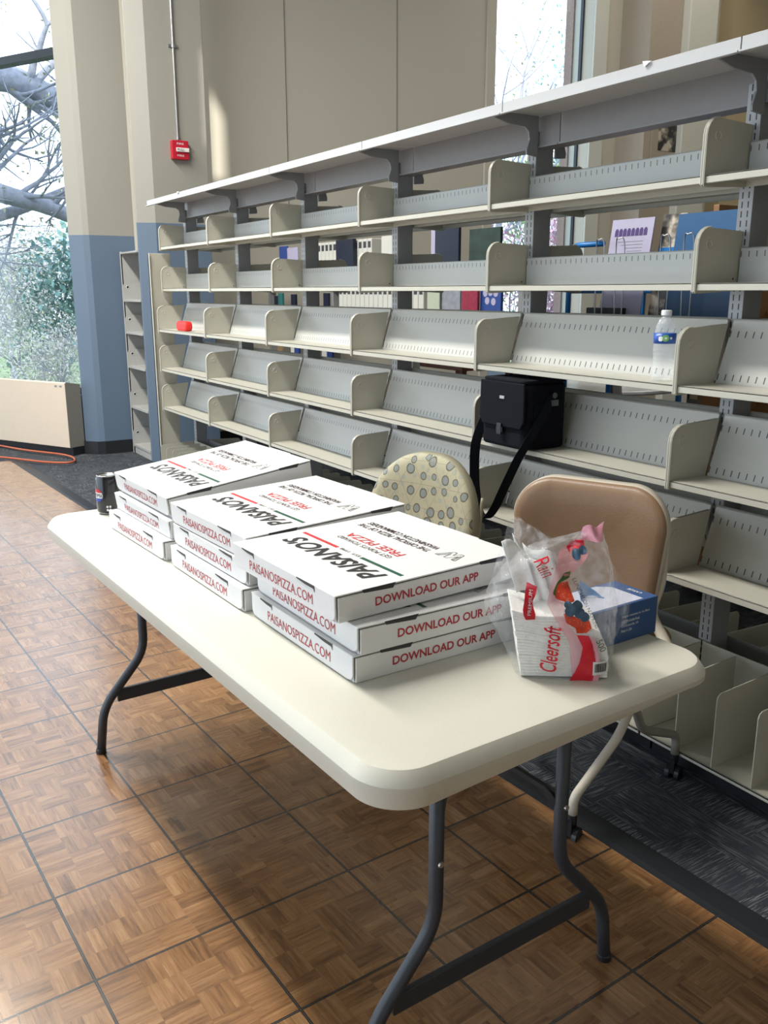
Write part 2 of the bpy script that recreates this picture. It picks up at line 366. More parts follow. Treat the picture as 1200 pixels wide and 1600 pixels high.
# ================================================================== MAIN SHELVING
X0, BAY = 1.6802, .914
ZL = [1.6625, 1.3828, 1.1041, .8306, .5531]
YC_ = -2.285
shel = thing('library_shelving', 'long empty double-faced metal library shelving with grey posts and flat canopy top', 'bookshelf', (0, 0, ZC))
off = -ZC
ks = range(-1, 6)
up0 = None
for k in range(-1, 6):
    x = X0+BAY*k
    if up0 is None:
        up0 = MB().box(-.024, .024, -.041, .041, 0, 1.945).build('upright', POST, shel, bevel=.002, loc=(x, YC_, 0)); u = up0
        # plates with holes along the side
    else:
        u = up0.copy(); COL.objects.link(u); u.location = (x, YC_, 0)
# canopy: one panel per bay
CANL = 1.985+off
for k in range(-1, 5):
    x0 = X0+BAY*k-.13; x1 = x0+BAY-.004
    if k == -1: x0 = X0-BAY-.2
    if k == 4: x1 = X0+BAY*5+.03
    c = MB(); c.box(x0, x1, -2.573, -1.997, CANL-.004, CANL)
    c.box(x0, x1, -2.0, -1.996, CANL-.034, CANL).box(x0, x1, -2.574, -2.57, CANL-.034, CANL)
    c.box(x0, x1, -2.0, -1.985, CANL-.036, CANL-.032)
    c.build('canopy_panel', CANM, shel)
    b = MB().box(x0, x1, -2.262, -2.255, CANL-.105, CANL-.004).box(x0, x1, -2.315, -2.308, CANL-.105, CANL-.004).box(x0, x1, -2.315, -2.245, CANL-.108, CANL-.102)
    b.build('top_beam', mat('beam_enamel', (.23, .22, .22), .42), shel)
def canopy_bracket():
    m = MB(); pr = [(0, 0), (.22, 0), (.235, -.012), (.14, -.035), (.062, -.04), (.045, -.055), (.04, -.08), (.052, -.115), (.05, -.13), (.0, -.135)]
    for s in (1, -1): m.prism(pr, -.004, .004, lambda p, q_, t, s=s: (t-.03, s*(p+.042), q_))
    return m
cb0 = None
for k in range(-1, 6):
    if cb0 is None: cb0 = canopy_bracket().build('canopy_bracket', GREYM, shel, bevel=.0015); c = cb0
    else: c = cb0.copy(); COL.objects.link(c)
    c.location = (X0+BAY*k, YC_, CANL-.004)
# shelves
def shelf_proto(tilt, sign):
    """shelf for one bay, local origin at left-hand (far) ... x 0..BAY, front at y=0, back toward -y (sign=1 front side)"""
    root = MB()
    D = .175 if not tilt else .15
    w0, w1 = .006, BAY-.006
    root.box(w0, w1, -D, 0, .016, .020).box(w0, w1, -.004, 0, .0, .020).box(w0, w1, -.012, -.004, .0, .003)
    root.box(w0, w1, -D, -D+.004, .0, .020)
    if sign < 0: root.v = [(x, -y, z) for x, y, z in root.v]
    sh = root.build('shelf', BEIGE, shel, bevel=.001, seg=1)
    pl = MB()
    if tilt: pl.prism([(-D, .0), (-D-.004, .0), (-D-.072, .196), (-D-.066, .200), (-D-.060, .197), (-D-.064, .193)], w0+.004, w1-.004, lambda p, q_, t: (t, p*1, q_))
    else: pl.box(w0+.004, w1-.004, -D+.001, -D+.004, .016, .118).box(w0+.004, w1-.004, -D-.006, -D+.004, .115, .118)
    if sign < 0: pl.v = [(x, -y, z) for x, y, z in pl.v]
    p_ = pl.build('back_stop', PL_TILT if tilt else PL_FLAT, sh)
    for side in (0, 1):
        m = MB(); H = .168 if not tilt else .178; r = .045
        prof = [(-D, -.0)]+[(0+.006-.012*(1-math.cos(math.pi/2*i/3)), -.006+.012*(1-math.sin(math.pi/2*i/3))) for i in range(3, -1, -1)]
        prof = [(-D-.0, .0), (-.02, -.008), (0.002, -.008), (.006, .0)]
        for i in range(7): a = math.pi/2*i/6; prof.append((.006-r+r*math.cos(a), H-r+r*math.sin(a)))
        prof += [(-D-(.045 if tilt else 0.004), H+.008 if tilt else H-.006)]
        xx = .0015 if side == 0 else BAY-.0055
        m.prism(prof, xx, xx+.004, lambda p, q_, t: (t, p, q_))
        # rolled lip along the front edge and an embossed disc
        lip = [(xx+.002, .004, -.004)]+[(xx+.002, .004, H*.5)]+[(xx+.002, .004-r+r*math.cos(math.pi/2*i/5), H-r+r*math.sin(math.pi/2*i/5)) for i in range(6)]
        m.tube(lip, .0042, 6)
        m.lathe([(.0001, .0005), (.009, .0006), (.0108, .0018), (.0125, .0018), (.0145, -.0004)], 18, Matrix.Translation((xx, -.04, H-.045)) @ Matrix.Rotation(math.radians(-90), 4, 'Y'))
        if sign < 0: m.v = [(x, -y, z) for x, y, z in m.v]
        b = m.build('end_bracket', BEIGE, sh, smooth=False)
        if not tilt:
            h = MB().lathe([(.0001, 0), (.0032, 0), (.0032, .0004), (.0001, .0004)], 10, Matrix.Translation((xx-.0002, (-D+.022)*sign, .032)) @ Matrix.Rotation(math.radians(-90), 4, 'Y'))
            b2 = b; o = len(b2.data.vertices)
            bm = bmesh.new(); bm.from_mesh(b2.data); b2.data.materials.append(BLACKM)
            vv = [bm.verts.new(v) for v in h.v]
            for f in h.f: ff = bm.faces.new([vv[i] for i in f]); ff.material_index = 1
            bm.to_mesh(b2.data); bm.free()
    return sh
def dup_part(o, loc):
    c = copy_tree(o, shel); c.location = loc; return c
for sign in (1, -1):
    protos = {}
    for li, z in enumerate(ZL):
        tilt = li > 1
        yy = (-2.060 if not tilt else -2.015) if sign > 0 else (2*YC_+2.060 if not tilt else 2*YC_+2.015)
        for k in range(-1, 5):
            loc = (X0+BAY*k, yy, z+off)
            if tilt not in protos:
                protos[tilt] = shelf_proto(tilt, sign)
                if sign < 0 and tilt:
                    for ch in [x for x in bpy.data.objects if x.parent == protos[tilt] and x.name.startswith('end_bracket')]: bpy.data.objects.remove(ch)
                protos[tilt].location = loc
            else: dup_part(protos[tilt], loc)
# base bins
PL_BASE = plate_mat('dark_slotted_enamel', (.20, .21, .22), [(.03, .05), (.15, .17)])
def base_proto(sign):
    D = .262; m = MB(); m.box(.004, BAY-.004, -D, 0, .076, .082).box(.004, BAY-.004, -.004, 0, .068, .082)
    if sign < 0: m.v = [(x, -y, z) for x, y, z in m.v]
    sh = m.build('base_shelf', BEIGE, shel, bevel=.001, seg=1)
    bs_ = MB().box(.004, BAY-.004, (-D)*sign, (-D+.004)*sign, .2, .32); bs_.build('back_stop', BEIGE if sign > 0 else PL_BASE, sh)
    kk = MB().box(.004, BAY-.004, -D, -.06, 0, .076)
    if sign < 0: kk.v = [(x, -y, z) for x, y, z in kk.v]
    kk.build('kick_plate', BLACKM, sh)
    n = 7
    for i in range(n+1):
        x = .002+(BAY-.004)*i/n
        d = MB()
        prof = [(-D+.01, .082), (-.002, .082), (-.001, .29), (-.006, .302), (-.016, .308), (-D+.01, .318)]
        d.prism(prof, x-.0015, x+.0015, lambda p, q_, t: (t, p, q_))
        d.box(x, x+.014, -D+.01, -.014, .3065, .3085) if False else None
        if sign < 0: d.v = [(a, -b, c) for a, b, c in d.v]
        d.build('divider', BEIGE, sh)
    return sh
for sign in (1, -1):
    pr = None
    for k in range(-1, 5):
        yy = -1.972 if sign > 0 else 2*YC_+1.972
        if pr is None: pr = base_proto(sign); pr.location = (X0+BAY*k, yy, 0)
        else: dup_part(pr, (X0+BAY*k, yy, 0))
MB().box(6.285, 6.305, -2.14, -1.985, 0, 1.64+off).box(6.27, 6.305, -1.99, -1.985, 0, 1.64+off).build('end_panel', BEIGE, shel, bevel=.003)
# small torn paper bits stuck on the canopy
for i, (x, y, s) in enumerate(((1.83, -1.995, 1), (5.62, -1.995, .8))):
    m = MB(); m.add([(0, 0, 0), (.03, .002, .004), (.026, -.004, -.006), (.02, .004, -.012), (.004, .003, -.003)], [(0, 1, 2, 3, 4)])
    o = m.build('torn_label', mat('paper', (.8, .8, .78), .7), loc=(x, y+.002, 1.986)); so = o.modifiers.new('s', 'SOLIDIFY'); so.thickness = .0006
    tag(o, ['scrap of torn white tape on the canopy edge above the nearest bay', 'scrap of torn white tape on the canopy edge above the farthest bay'][i], 'paper scrap')

# second bookcase behind the pilaster
sb = thing('wall_bookcase', 'narrow beige metal bookcase standing between the blue pilaster and window pillar', 'bookshelf', (0, 0, ZC))
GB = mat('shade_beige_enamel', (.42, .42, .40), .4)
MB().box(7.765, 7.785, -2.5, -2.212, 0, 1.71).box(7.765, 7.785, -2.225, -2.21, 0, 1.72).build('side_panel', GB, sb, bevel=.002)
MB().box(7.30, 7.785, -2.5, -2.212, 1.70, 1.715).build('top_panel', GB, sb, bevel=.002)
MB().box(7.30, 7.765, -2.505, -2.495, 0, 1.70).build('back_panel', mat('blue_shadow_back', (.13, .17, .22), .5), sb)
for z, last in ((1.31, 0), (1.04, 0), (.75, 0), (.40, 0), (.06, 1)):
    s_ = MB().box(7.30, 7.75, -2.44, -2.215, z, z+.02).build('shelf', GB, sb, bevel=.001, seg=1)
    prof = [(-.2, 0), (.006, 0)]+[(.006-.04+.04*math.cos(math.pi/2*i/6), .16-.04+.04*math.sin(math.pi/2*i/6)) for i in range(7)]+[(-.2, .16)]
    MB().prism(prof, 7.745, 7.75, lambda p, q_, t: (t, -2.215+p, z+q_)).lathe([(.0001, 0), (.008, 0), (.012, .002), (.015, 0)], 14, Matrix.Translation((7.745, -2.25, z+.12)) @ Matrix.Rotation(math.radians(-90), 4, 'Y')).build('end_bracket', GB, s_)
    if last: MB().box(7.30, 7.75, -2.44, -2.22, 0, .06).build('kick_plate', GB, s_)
# fire alarm + conduit
al = thing('fire_alarm_pull_station', 'red fire alarm pull station with white handle on the pilaster', 'fire alarm', (7.17, -2.56, 2.39))
ARED = mat('alarm_red', (.45, .01, .03), .4)
MB().prism(rrect(.135, .14, .008, 3, 0, .07), 0, -.045, lambda p, q_, t: (t, p, q_)).build('housing', ARED, al, bevel=.004)
MB().box(-.058, -.045, -.068, .035, .055, .085).build('pull_handle', mat('alarm_white', (.75, .74, .72), .4), al, bevel=.003)
def onface(x, yc, zc): return lambda a, b: (x, yc-a, zc+b)
lettering('FIRE', .055, .014, onface(-.0465, 0, .115), WHITEINK, al); lettering('FIRE', .055, .014, onface(-.0465, 0, .028), WHITEINK, al)
lettering('PULL', .06, .018, onface(-.0592, -.0, .070), BLACKINK, al)
cdt = MB(); cdt.tube([(7.158, -2.555, 2.535), (7.158, -2.555, CZ-.01)], .009, 10).tube([(7.158, -2.555, 2.535), (7.158, -2.555, 2.56)], .014, 10).box(7.156, 7.17, -2.59, -2.52, 3.2, 3.22).lathe([(.0001,0),(.013, 0), (.013, .03),(.0001,.03)], 12, c=(7.158, -2.555, 3.195))
tag(cdt.build('conduit', mat('galvanised', (.45, .46, .47), .35, .9), smooth=False), 'thin metal conduit running up the pilaster from the fire alarm', 'conduit')

# ================================================================== TABLE
TX, TY, TP = .909, -.5657, .0449; TL, TW, TZ = 1.833, .762, .725
tb = thing('folding_table', 'long off-white plastic folding table with dark grey steel legs', 'table', (TX, TY, 0), TP)
def speck_plastic():
    t = NT('table_plastic'); vec, x, y, z = t.xyz()
    sp = t.M('GREATER_THAN', t.noise(vec, 330, 2), .70)
    st = t.M('GREATER_THAN', t.noise(vec, 9, 5, .7), .72)
    c = t.mix(t.noise(vec, 5, 4), (.60, .59, .51), (.66, .65, .57))
    c = t.mix(t.M('MULTIPLY', sp, .35), c, (.38, .36, .30)); c = t.mix(t.M('MULTIPLY', st, .25), c, (.40, .37, .30)); t.color(c)
    t.put(t.b.inputs['Roughness'], t.M('ADD', .38, t.M('MULTIPLY', t.noise(vec, 4), .12))); t.bump(t.noise(vec, 500, 2), .25, .0008); return t.m
tm = MB(); N = 20; R_ = .085
def ring(ins, z, skirt=None):
    pts = rrect(TL-2*ins, TW-2*ins, max(R_-ins, .01), N, TL/2, -TW/2)
    out = []
    for x, y in pts:
        zz = z
        if skirt:
            d = math.hypot(x, y+TW); zz = z+skirt*max(0, min(1, (.34-d)/.22))
        out.append((x, y, zz))
    return out
rings = [ring(.020, TZ), ring(.016, TZ-.0005), ring(.010, TZ-.006), ring(.002, TZ-.017), ring(0, TZ-.021), ring(0, TZ-.030), ring(.006, TZ-.058, .024), ring(.012, TZ-.06, .024), ring(.022, TZ-.045), ring(.03, TZ-.032)]
nn = len(rings[0]); vs = [p for r in rings for p in r]
fs = [(i*nn+k, i*nn+(k+1) % nn, (i+1)*nn+(k+1) % nn, (i+1)*nn+k) for i in range(len(rings)-1) for k in range(nn)]
fs += [tuple(range(nn)), tuple((len(rings)-1)*nn+k for k in range(nn))[::-1]]
tt = MB().add(vs, fs).build('tabletop', speck_plastic(), tb, smooth=True); tt.data.set_sharp_from_angle(angle=math.radians(24))
LEG = mat('dark_grey_steel', (.045, .052, .065), .42, .1, var=.1, scale=60)
yc = -.375
def legset(lx):
    for s in (1, -1):
        pth = fillet([(lx, yc+s*.152, TZ-.03), (lx, yc+s*.152, .30), (lx, yc+s*.290, .145), (lx, yc+s*.308, .0)], .05, 6)
        l = MB().tube(pth, .0135, 16).build('leg', LEG, tb, smooth=True)
        MB().lathe([(.0001, 0), (.0155, 0), (.0155, .012), (.0135, .016), (.0001, .016)], 16, c=(lx, yc+s*.308, 0)).build('foot_cap', BLACKM, l)
        MB().lathe([(.0001, 0), (.006, 0), (.005, .003), (.0001, .003)], 12, Matrix.Translation((lx-.013, yc+s*.152, .425)) @ Matrix.Rotation(math.radians(-90), 4, 'Y')).build('bolt', mat('steel', (.6, .6, .6), .3, .9), l)
    MB().box(lx-.006, lx+.006, yc-.245, yc+.245, .155, .195).build('cross_bar', LEG, tb, bevel=.002)
    MB().box(lx-.014, lx+.014, yc-.31, yc+.31, TZ-.05, TZ-.034).build('mounting_rail', LEG, tb, bevel=.002)
    d = 1 if lx < TL/2 else -1
    for s in (1, -1):
        MB().tube([(lx+.01*d, yc+s*.148, .425), (lx+.03*d, yc+s*.13, .455), (lx+.13*d, yc+s*.02, .545)], .010, 8).build('brace', LEG, tb)
    MB().tube([(lx+.12*d, yc, .54), (lx+.42*d, yc, TZ-.04)], .009, 8).build('brace', LEG, tb)
legset(.165); legset(1.64)
def T2W(x, y, z): return Vector((TX+x*math.cos(TP)-y*math.sin(TP), TY+x*math.sin(TP)+y*math.cos(TP), z))

# ================================================================== PIZZA BOXES
CARD = mat('white_cardboard', (.74, .74, .74), .6, var=.015, bump=.05)
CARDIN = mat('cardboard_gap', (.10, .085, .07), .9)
BU, BV, BH = .405, .420, .051
def pizza_box():
    r = thing('pizza_box', 'white pizza box', 'pizza box')
    # tray
    tr = MB(); g = .004
    tr.box(g, BU-g, -BV+g, -g, 0, .004)
    tr.box(0, .0035, -BV+.002, -.006, 0, BH-.005).box(BU-.0035, BU, -BV+.002, -.006, 0, BH-.005)
    tr.box(.004, BU-.004, -BV, -BV+.0035, 0, BH-.004).box(.006, BU-.006, -.0075, -.004, 0, BH-.006)
    tray = tr.build('tray', CARD, r, bevel=.001, seg=1)
    MB().box(.008, BU-.008, -BV+.008, -.0095, .004, BH-.007).build('dark_gap_fill', CARDIN, tray)  # dark block filling the box so gaps under the lid look shaded
    # lid : top plate + front flap with rounded lower corners, black patches paint the shadow in the tuck slots
    ld = MB(); ld.box(0, BU, -BV, 0, BH-.003, BH)
    fl_ = [(.002, BH-.001), (.002, .016)]+[(.002+.012-.012*math.cos(a), .004+.012-.012*math.sin(a)) for a in (math.radians(20), math.radians(45), math.radians(70))]+[(.02, .002), (BU-.02, .002)]
    fl_ += [(BU-.014+.012*math.cos(a), .016-.012*math.sin(a)) for a in (math.radians(70), math.radians(45), math.radians(20))]+[(BU-.002, .016), (BU-.002, BH-.001)]
    ld.prism(fl_, -.0032, 0, lambda p, q_, t: (p, t, q_))
    # top corner ears
    ld.box(BU*.30, BU*.62, -BV-.004, -BV, BH-.003, BH)
    lid = ld.build('lid', CARD, r, bevel=.0014, seg=2)
    for a, b in ((.17, .33), (.76, .89)):
        sl = MB(); x0, x1 = BU*a, BU*b
        pts = [(x0, BH-.0005), (x1, BH-.0005), (x1, BH-.003), (x0+(x1-x0)*.5, BH-.006), (x0+.004, BH-.0065), (x0, BH-.012)]
        sl.prism(pts, .0002, .0008, lambda p, q_, t: (p, t, q_)); sl.build('tuck_slot_shadow', BLACKINK, lid)
    for a, b in ((.13, .30), (.76, .91)):
        y0, y1 = -BV*a, -BV*b
        MB().prism([(y0, BH+.0004), (y1, BH+.0004), (y1+.006, BH-.009), (y0-.003, BH-.006)], -.0007, -.0002, lambda p, q_, t: (t, p, q_)).build('tuck_slot_shadow', BLACKINK, lid)
    # front flap writing : reads along -x when seen from +y
    front = lambda a, b: (BU*.50-a, .0006, .023+b)
    lettering('PAISANOSPIZZA.COM', BU*.62, .0195, front, RED, lid)
    side = lambda a, b: (-.0006, -BV*.475-a, .024+b)
    lettering('DOWNLOAD OUR APP', BV*.56, .0165, side, RED, tray, bold=.022)
    zt = BH+.0005
    def top(uc, vc): return lambda a, b: (BU*uc+a, -BV*vc+b, zt)
    lettering("PAISANO'S", BU*.80, .050, top(.49, .265), BLACKINK, lid, shear=.28, bold=.03)
    for u0, u1, m in ((.60, .94, REDBAR), (.05, .385, GREENINK)):
        MB().box(BU*u0, BU*u1, -BV*.378, -BV*.358, BH, zt).build('printed_bar', m, lid)
    lettering('EST. 1998', BU*.17, .0085, top(.49, .372), BROWNINK, lid)
    lettering('GET POINTS TOWARD', BU*.47, .013, top(.535, .475), BROWNINK, lid)
    lettering('FREE PIZZA', BU*.48, .0225, top(.535, .535), REDBAR, lid, bold=.012)
    lettering('THE OFFICIAL PIZZA OF THE', BU*.62, .0165, top(.585, .68), BROWNINK, lid, bold=.016)
    lettering('WASHINGTON COMMANDERS', BU*.61, .0165, top(.58, .735), BROWNINK, lid, bold=.016)
    # outlined double-slash W emblem
    w = MB(); X, Y = BU*.15, -BV*.72
    def seg(p, q_):
        a = Vector(p); b = Vector(q_); d = (b-a).normalized()*.0007; n = Vector((-d.y, d.x))
        w.add([(*(a+n-d), zt), (*(b+n+d), zt), (*(b-n+d), zt), (*(a-n-d), zt)], [(0, 1, 2, 3)])
    out = [(-.030, .018), (-.019, .018), (-.0135, -.004), (-.004, .018), (.004, .018), (.009, -.004), (.019, .018), (.030, .018), (.014, -.018), (.006, -.018), (0, -.002), (-.007, -.018), (-.015, -.018)]
    for i in range(len(out)): seg((X+out[i][0], Y+out[i][1]), (X+out[(i+1) % len(out)][0], Y+out[(i+1) % len(out)][1]))
    seg((X-.024, Y+.018), (X-.0145, Y-.010)); seg((X+.024, Y+.018), (X+.0125, Y-.010))
    w.build('emblem', BLACKINK, lid)
    return r
pb = pizza_box()
# (x, y, level, rotation deg, tilt back deg)
stk = [
 (1.215, -.694, 0, 1.5, 0, 'bottom white pizza box of the near stack beside the napkin bag'),
 (1.212, -.702, 1, .8, 0, 'middle white pizza box of the near stack beside the napkin bag'),
 (1.243, -.677, 2, 2.5, .9, 'top white pizza box of the near stack, lid printing largest in view'),
 (1.642, -.672, 0, 2.4, 0, 'bottom white pizza box of the middle stack'),
 (1.652, -.688, 1, 2.8, 0, 'middle white pizza box of the middle stack, between two others'),
 (1.660, -.694, 2, 3.6, 2.2, 'top white pizza box of the middle stack'),
 (2.085, -.649, 0, 3.6, 0, 'bottom white pizza box of the far stack beside the soda can'),
 (2.092, -.668, 1, 3.2, 0, 'middle white pizza box of the far stack beside the soda can'),
 (2.108, -.678, 2, 2.6, 7.2, 'top white pizza box of the far stack, tilted up at the back'),
]
for i, (x, y, lv, rot, tilt, lab) in enumerate(stk):
    o = pb if i == 0 else copy_tree(pb)
    o.location = (x, y, TZ+.0005+lv*(BH+.0008)); o.rotation_euler = (Matrix.Rotation(math.radians(rot), 3, 'Z') @ Matrix.Rotation(math.radians(-tilt), 3, 'X')).to_euler()
    o['label'] = lab; o['group'] = 'pizza boxes stacked on the table'
    if 3 <= i:
        for ch in [c for c in bpy.data.objects if c.parent == o and c.name.startswith('tray')]:
            for t_ in [c for c in bpy.data.objects if c.parent == ch and c.name.startswith('lettering')]: bpy.data.objects.remove(t_)
    if i == 7:   # its lid has popped up at the back and carries the tilted box
        for ch in [c for c in bpy.data.objects if c.parent == o and c.name.startswith('lid')]:
            ch.rotation_euler = (math.radians(-7.2), 0, 0); ch.location = (0, -.006, -.004)

# ================================================================== SODA CAN
can = thing('soda_can', 'black soda can with red white and blue roundel beside the far pizza stack', 'can', (2.665, -.668, TZ), math.radians(150))
CANB = mat('can_black', (.012, .013, .02), .25, .3, coat=.5)
MB().lathe([(.0001, .003), (.022, .003), (.026, 0), (.029, .004), (.0325, .010), (.033, .012), (.033, .104), (.031, .110), (.0275, .117), (.0275, .1185), (.0265, .119), (.0262, .1165), (.0255, .1145), (.0001, .1145)], 40).build('body', CANB, can, smooth=True)
ALU = mat('aluminium', (.62, .62, .6), .25, .95)
MB().lathe([(.0001, .1150), (.0255, .1150), (.0262, .1172), (.0272, .1195), (.0282, .1190), (.0286, .1172), (.0280, .1165)], 40).build('rim', ALU, can, smooth=True)
MB().lathe([(.0001, 0.0005), (.0262, .0003), (.0296, .0045), (.0300, .0050), (.03, .006), (.0001, .006)], 40).build('base_ring', ALU, can, smooth=True)
MB().prism(rrect(.022, .015, .006, 5), .1152, .1162, lambda p, q_, t: (p+.006, q_, t)).build('pull_tab', ALU, can)
def cyl(r, a0, zc): return lambda a, b: (r*math.cos(a0+a/r), r*math.sin(a0+a/r), zc+b)
def decal(poly, fn, m, parent, name, n=14):
    """fill polygon (a,b) by a triangle grid clipped by scanlines, mapped with fn"""
    ys = [p[1] for p in poly]; y0, y1 = min(ys), max(ys); rows = []; mm = MB()
    for i in range(n+1):
        y = y0+(y1-y0)*(.002+.996*i/n); xs = []
        for j in range(len(poly)):
            (xa, ya), (xb, yb) = poly[j], poly[(j+1) % len(poly)]
            if (ya <= y) != (yb <= y): xs.append(xa+(xb-xa)*(y-ya)/(yb-ya))
        if len(xs) < 2: xs = [xs[0], xs[0]] if xs else [0, 0]
        rows.append((min(xs), max(xs), y))
    K = 6; vs = [fn(l+(r-l)*k_/K, y) for l, r, y in rows for k_ in range(K+1)]
    fs = [(i*(K+1)+k_, i*(K+1)+k_+1, (i+1)*(K+1)+k_+1, (i+1)*(K+1)+k_) for i in range(n) for k_ in range(K)]
    mm.add(vs, fs); return mm.build(name, m, parent, smooth=True)
def circ(r, cx=0, cy=0, n=28, a0=0, a1=360): return [(cx+r*math.cos(math.radians(a0+(a1-a0)*i/n)), cy+r*math.sin(math.radians(a0+(a1-a0)*i/n))) for i in range(n+(a1-a0 < 360))]
fa = -.75
decal(circ(.0195), cyl(.03325, fa, .060), mat('can_white', (.75, .75, .76), .3), can, 'roundel_white')
decal([(math.cos(math.radians(a))*.0195, math.sin(math.radians(a))*.0195) for a in range(25, 165, 7)], cyl(.0334, fa, .0605), mat('can_red', (.6, .01, .02), .3), can, 'roundel_red')
decal([(math.cos(math.radians(a))*.0195, math.sin(math.radians(a))*.0195) for a in range(205, 345, 7)], cyl(.0334, fa, .0595), mat('can_blue', (.01, .05, .35), .3), can, 'roundel_blue')
lettering('PEPSI', .034, .010, cyl(.03355, fa, .060), BLACKINK, can, bold=.02)
for zz in (.016, .026):
    for da in (.95, 1.2): decal(rrect(.006, .007, .002, 2), cyl(.0334, fa+da, zz), WHITEINK, can, 'recycling_mark', 6)

# ================================================================== NAPKIN BAG
EN = Vector((-.586, -.81, 0)); EB = Vector((.81, -.586, 0))       # along the front, away from camera
NB0 = Vector((1.082, -.948, TZ))
bag = thing('napkin_bag', 'crumpled clear plastic bag of white napkins with strawberry printing near the table end', 'napkin bag', NB0)
FRONT = [(-.004, 0), (-.018, .035), (-.034, .068), (-.052, .098), (-.058, .118), (-.048, .148), (-.032, .172), (-.004, .205), (.022, .222), (.052, .232), (.088, .243), (.112, .252), (.122, .258)]
BACKR = [(.163, 0), (.167, .035), (.169, .068), (.170, .098), (.170, .118), (.168, .148), (.164, .172), (.157, .2), (.152, .21), (.149, .225), (.145, .24), (.141, .252), (.137, .259)]
DEP = [(.128), .132, .134, .13, .126, .11, .095, .075, .06, .045, .033, .022, .012]
ZS = [p[1] for p in FRONT]
def interp(tab, z):
    for i in range(len(ZS)-1):
        if z <= ZS[i+1]:
            t = max(0, (z-ZS[i])/(ZS[i+1]-ZS[i])); return tab[i]+(tab[i+1]-tab[i])*t
    return tab[-1]
LT = [p[0] for p in FRONT]; RT = [p[0] for p in BACKR]
def wob(p, amp): return (noise.noise(p*32)*1.0+noise.noise(p*75)*.45)*amp
def bagpt(a, z, off_=.0):
    L, R, D = interp(LT, z), interp(RT, z), interp(DEP, z)
    t = max(-1, min(1, (2*(a-L)/(R-L)-1))); n = 4.5
    d = -D/2*(max(0, 1-abs(t)**n))**(1/n)
    amp = .0035+.012*max(0, min(1, (z-.06)/.15))
    d += wob(Vector((a, z, 0)), amp)*(1-abs(t)**6)
    return EN*a+EB*(.066+d-off_)+Vector((0, 0, z))
PLAS = NT('clear_plastic'); vec, x, y, z = PLAS.xyz()
PLAS.color((.9, .92, .95)); PLAS.b.inputs['Roughness'].default_value = .12; PLAS.b.inputs['Specular IOR Level'].default_value = .8
PLAS.b.inputs['Coat Weight'].default_value = .4
wr = PLAS.noise(vec, 60, 5, .6); PLAS.put(PLAS.b.inputs['Alpha'], PLAS.M('ADD', .04, PLAS.M('MULTIPLY', PLAS.M('POWER', wr, 2.5), .65))); PLAS.bump(wr, .6, .008); PLAS = PLAS.m
bm_ = MB(); SEG = 72; NZ = 46; vs = []
for i in range(NZ+1):
    z = ZS[-1]*i/NZ; L, R, D = interp(LT, z), interp(RT, z), interp(DEP, z)
    for k in range(SEG):
        an = 2*math.pi*k/SEG; n = 4.5; c, s = math.cos(an), math.sin(an)
        rr = (abs(c)**n+abs(s)**n)**(-1/n); t, dd = rr*c, rr*s
        a = (L+R)/2+t*(R-L)/2
        if dd < 0: p = bagpt(a, z)
        else:
            p = EN*a+EB*(.066+dd*D/2+wob(Vector((a, z, 3)), .003+.01*min(1, z/.2))*(1-abs(t)**6))+Vector((0, 0, z))
        p += EN*wob(Vector((0, z*1.3, math.sin(an)*.05)), .004)*abs(t)**3
        if i == 0: p.z = 0.001
        vs.append(p)
fs = [(i*SEG+k, i*SEG+(k+1) % SEG, (i+1)*SEG+(k+1) % SEG, (i+1)*SEG+k) for i in range(NZ) for k in range(SEG)]
fs.append(tuple(range(SEG))[::-1])
bm_.add(vs, fs).build('plastic_bag', PLAS, bag, smooth=True)
def sheet(name, pts, nu=16, amp=.006, seed=0):   # crumpled sheet patch from 4 corners given in (a,d,z)
    c = [EN*a+EB*d+Vector((0, 0, z)) for a, d, z in pts]; vs = []
    for i in range(nu+1):
        for j in range(nu+1):
            u, v = i/nu, j/nu; p = (c[0]*(1-u)+c[1]*u)*(1-v)+(c[3]*(1-u)+c[2]*u)*v
            p = p+EB*wob(Vector((u*.12+seed, v*.12, seed)), amp*2)+Vector((0, 0, 1))*wob(Vector((v*.1, u*.1+seed, 9)), amp); vs.append(p)
    fs = [(i*(nu+1)+j, (i+1)*(nu+1)+j, (i+1)*(nu+1)+j+1, i*(nu+1)+j+1) for i in range(nu) for j in range(nu)]
    return MB().add(vs, fs).build(name, PLAS, bag, smooth=True)
sheet('loose_plastic', [(.160, .05, .045), (.197, .07, .085), (.204, .08, .135), (.158, .05, .20)], seed=2)
sheet('loose_plastic', [(-.05, .10, .135), (.03, .10, .16), (.06, .10, .232), (-.012, .11, .265)], seed=5, amp=.01)
sheet('loose_plastic', [(.0, .12, .15), (.08, .12, .17), (.06, .12, .225), (-.01, .12, .27)], seed=7, amp=.012)
NAPM = mat('napkin_paper', (.85, .85, .83), .85)
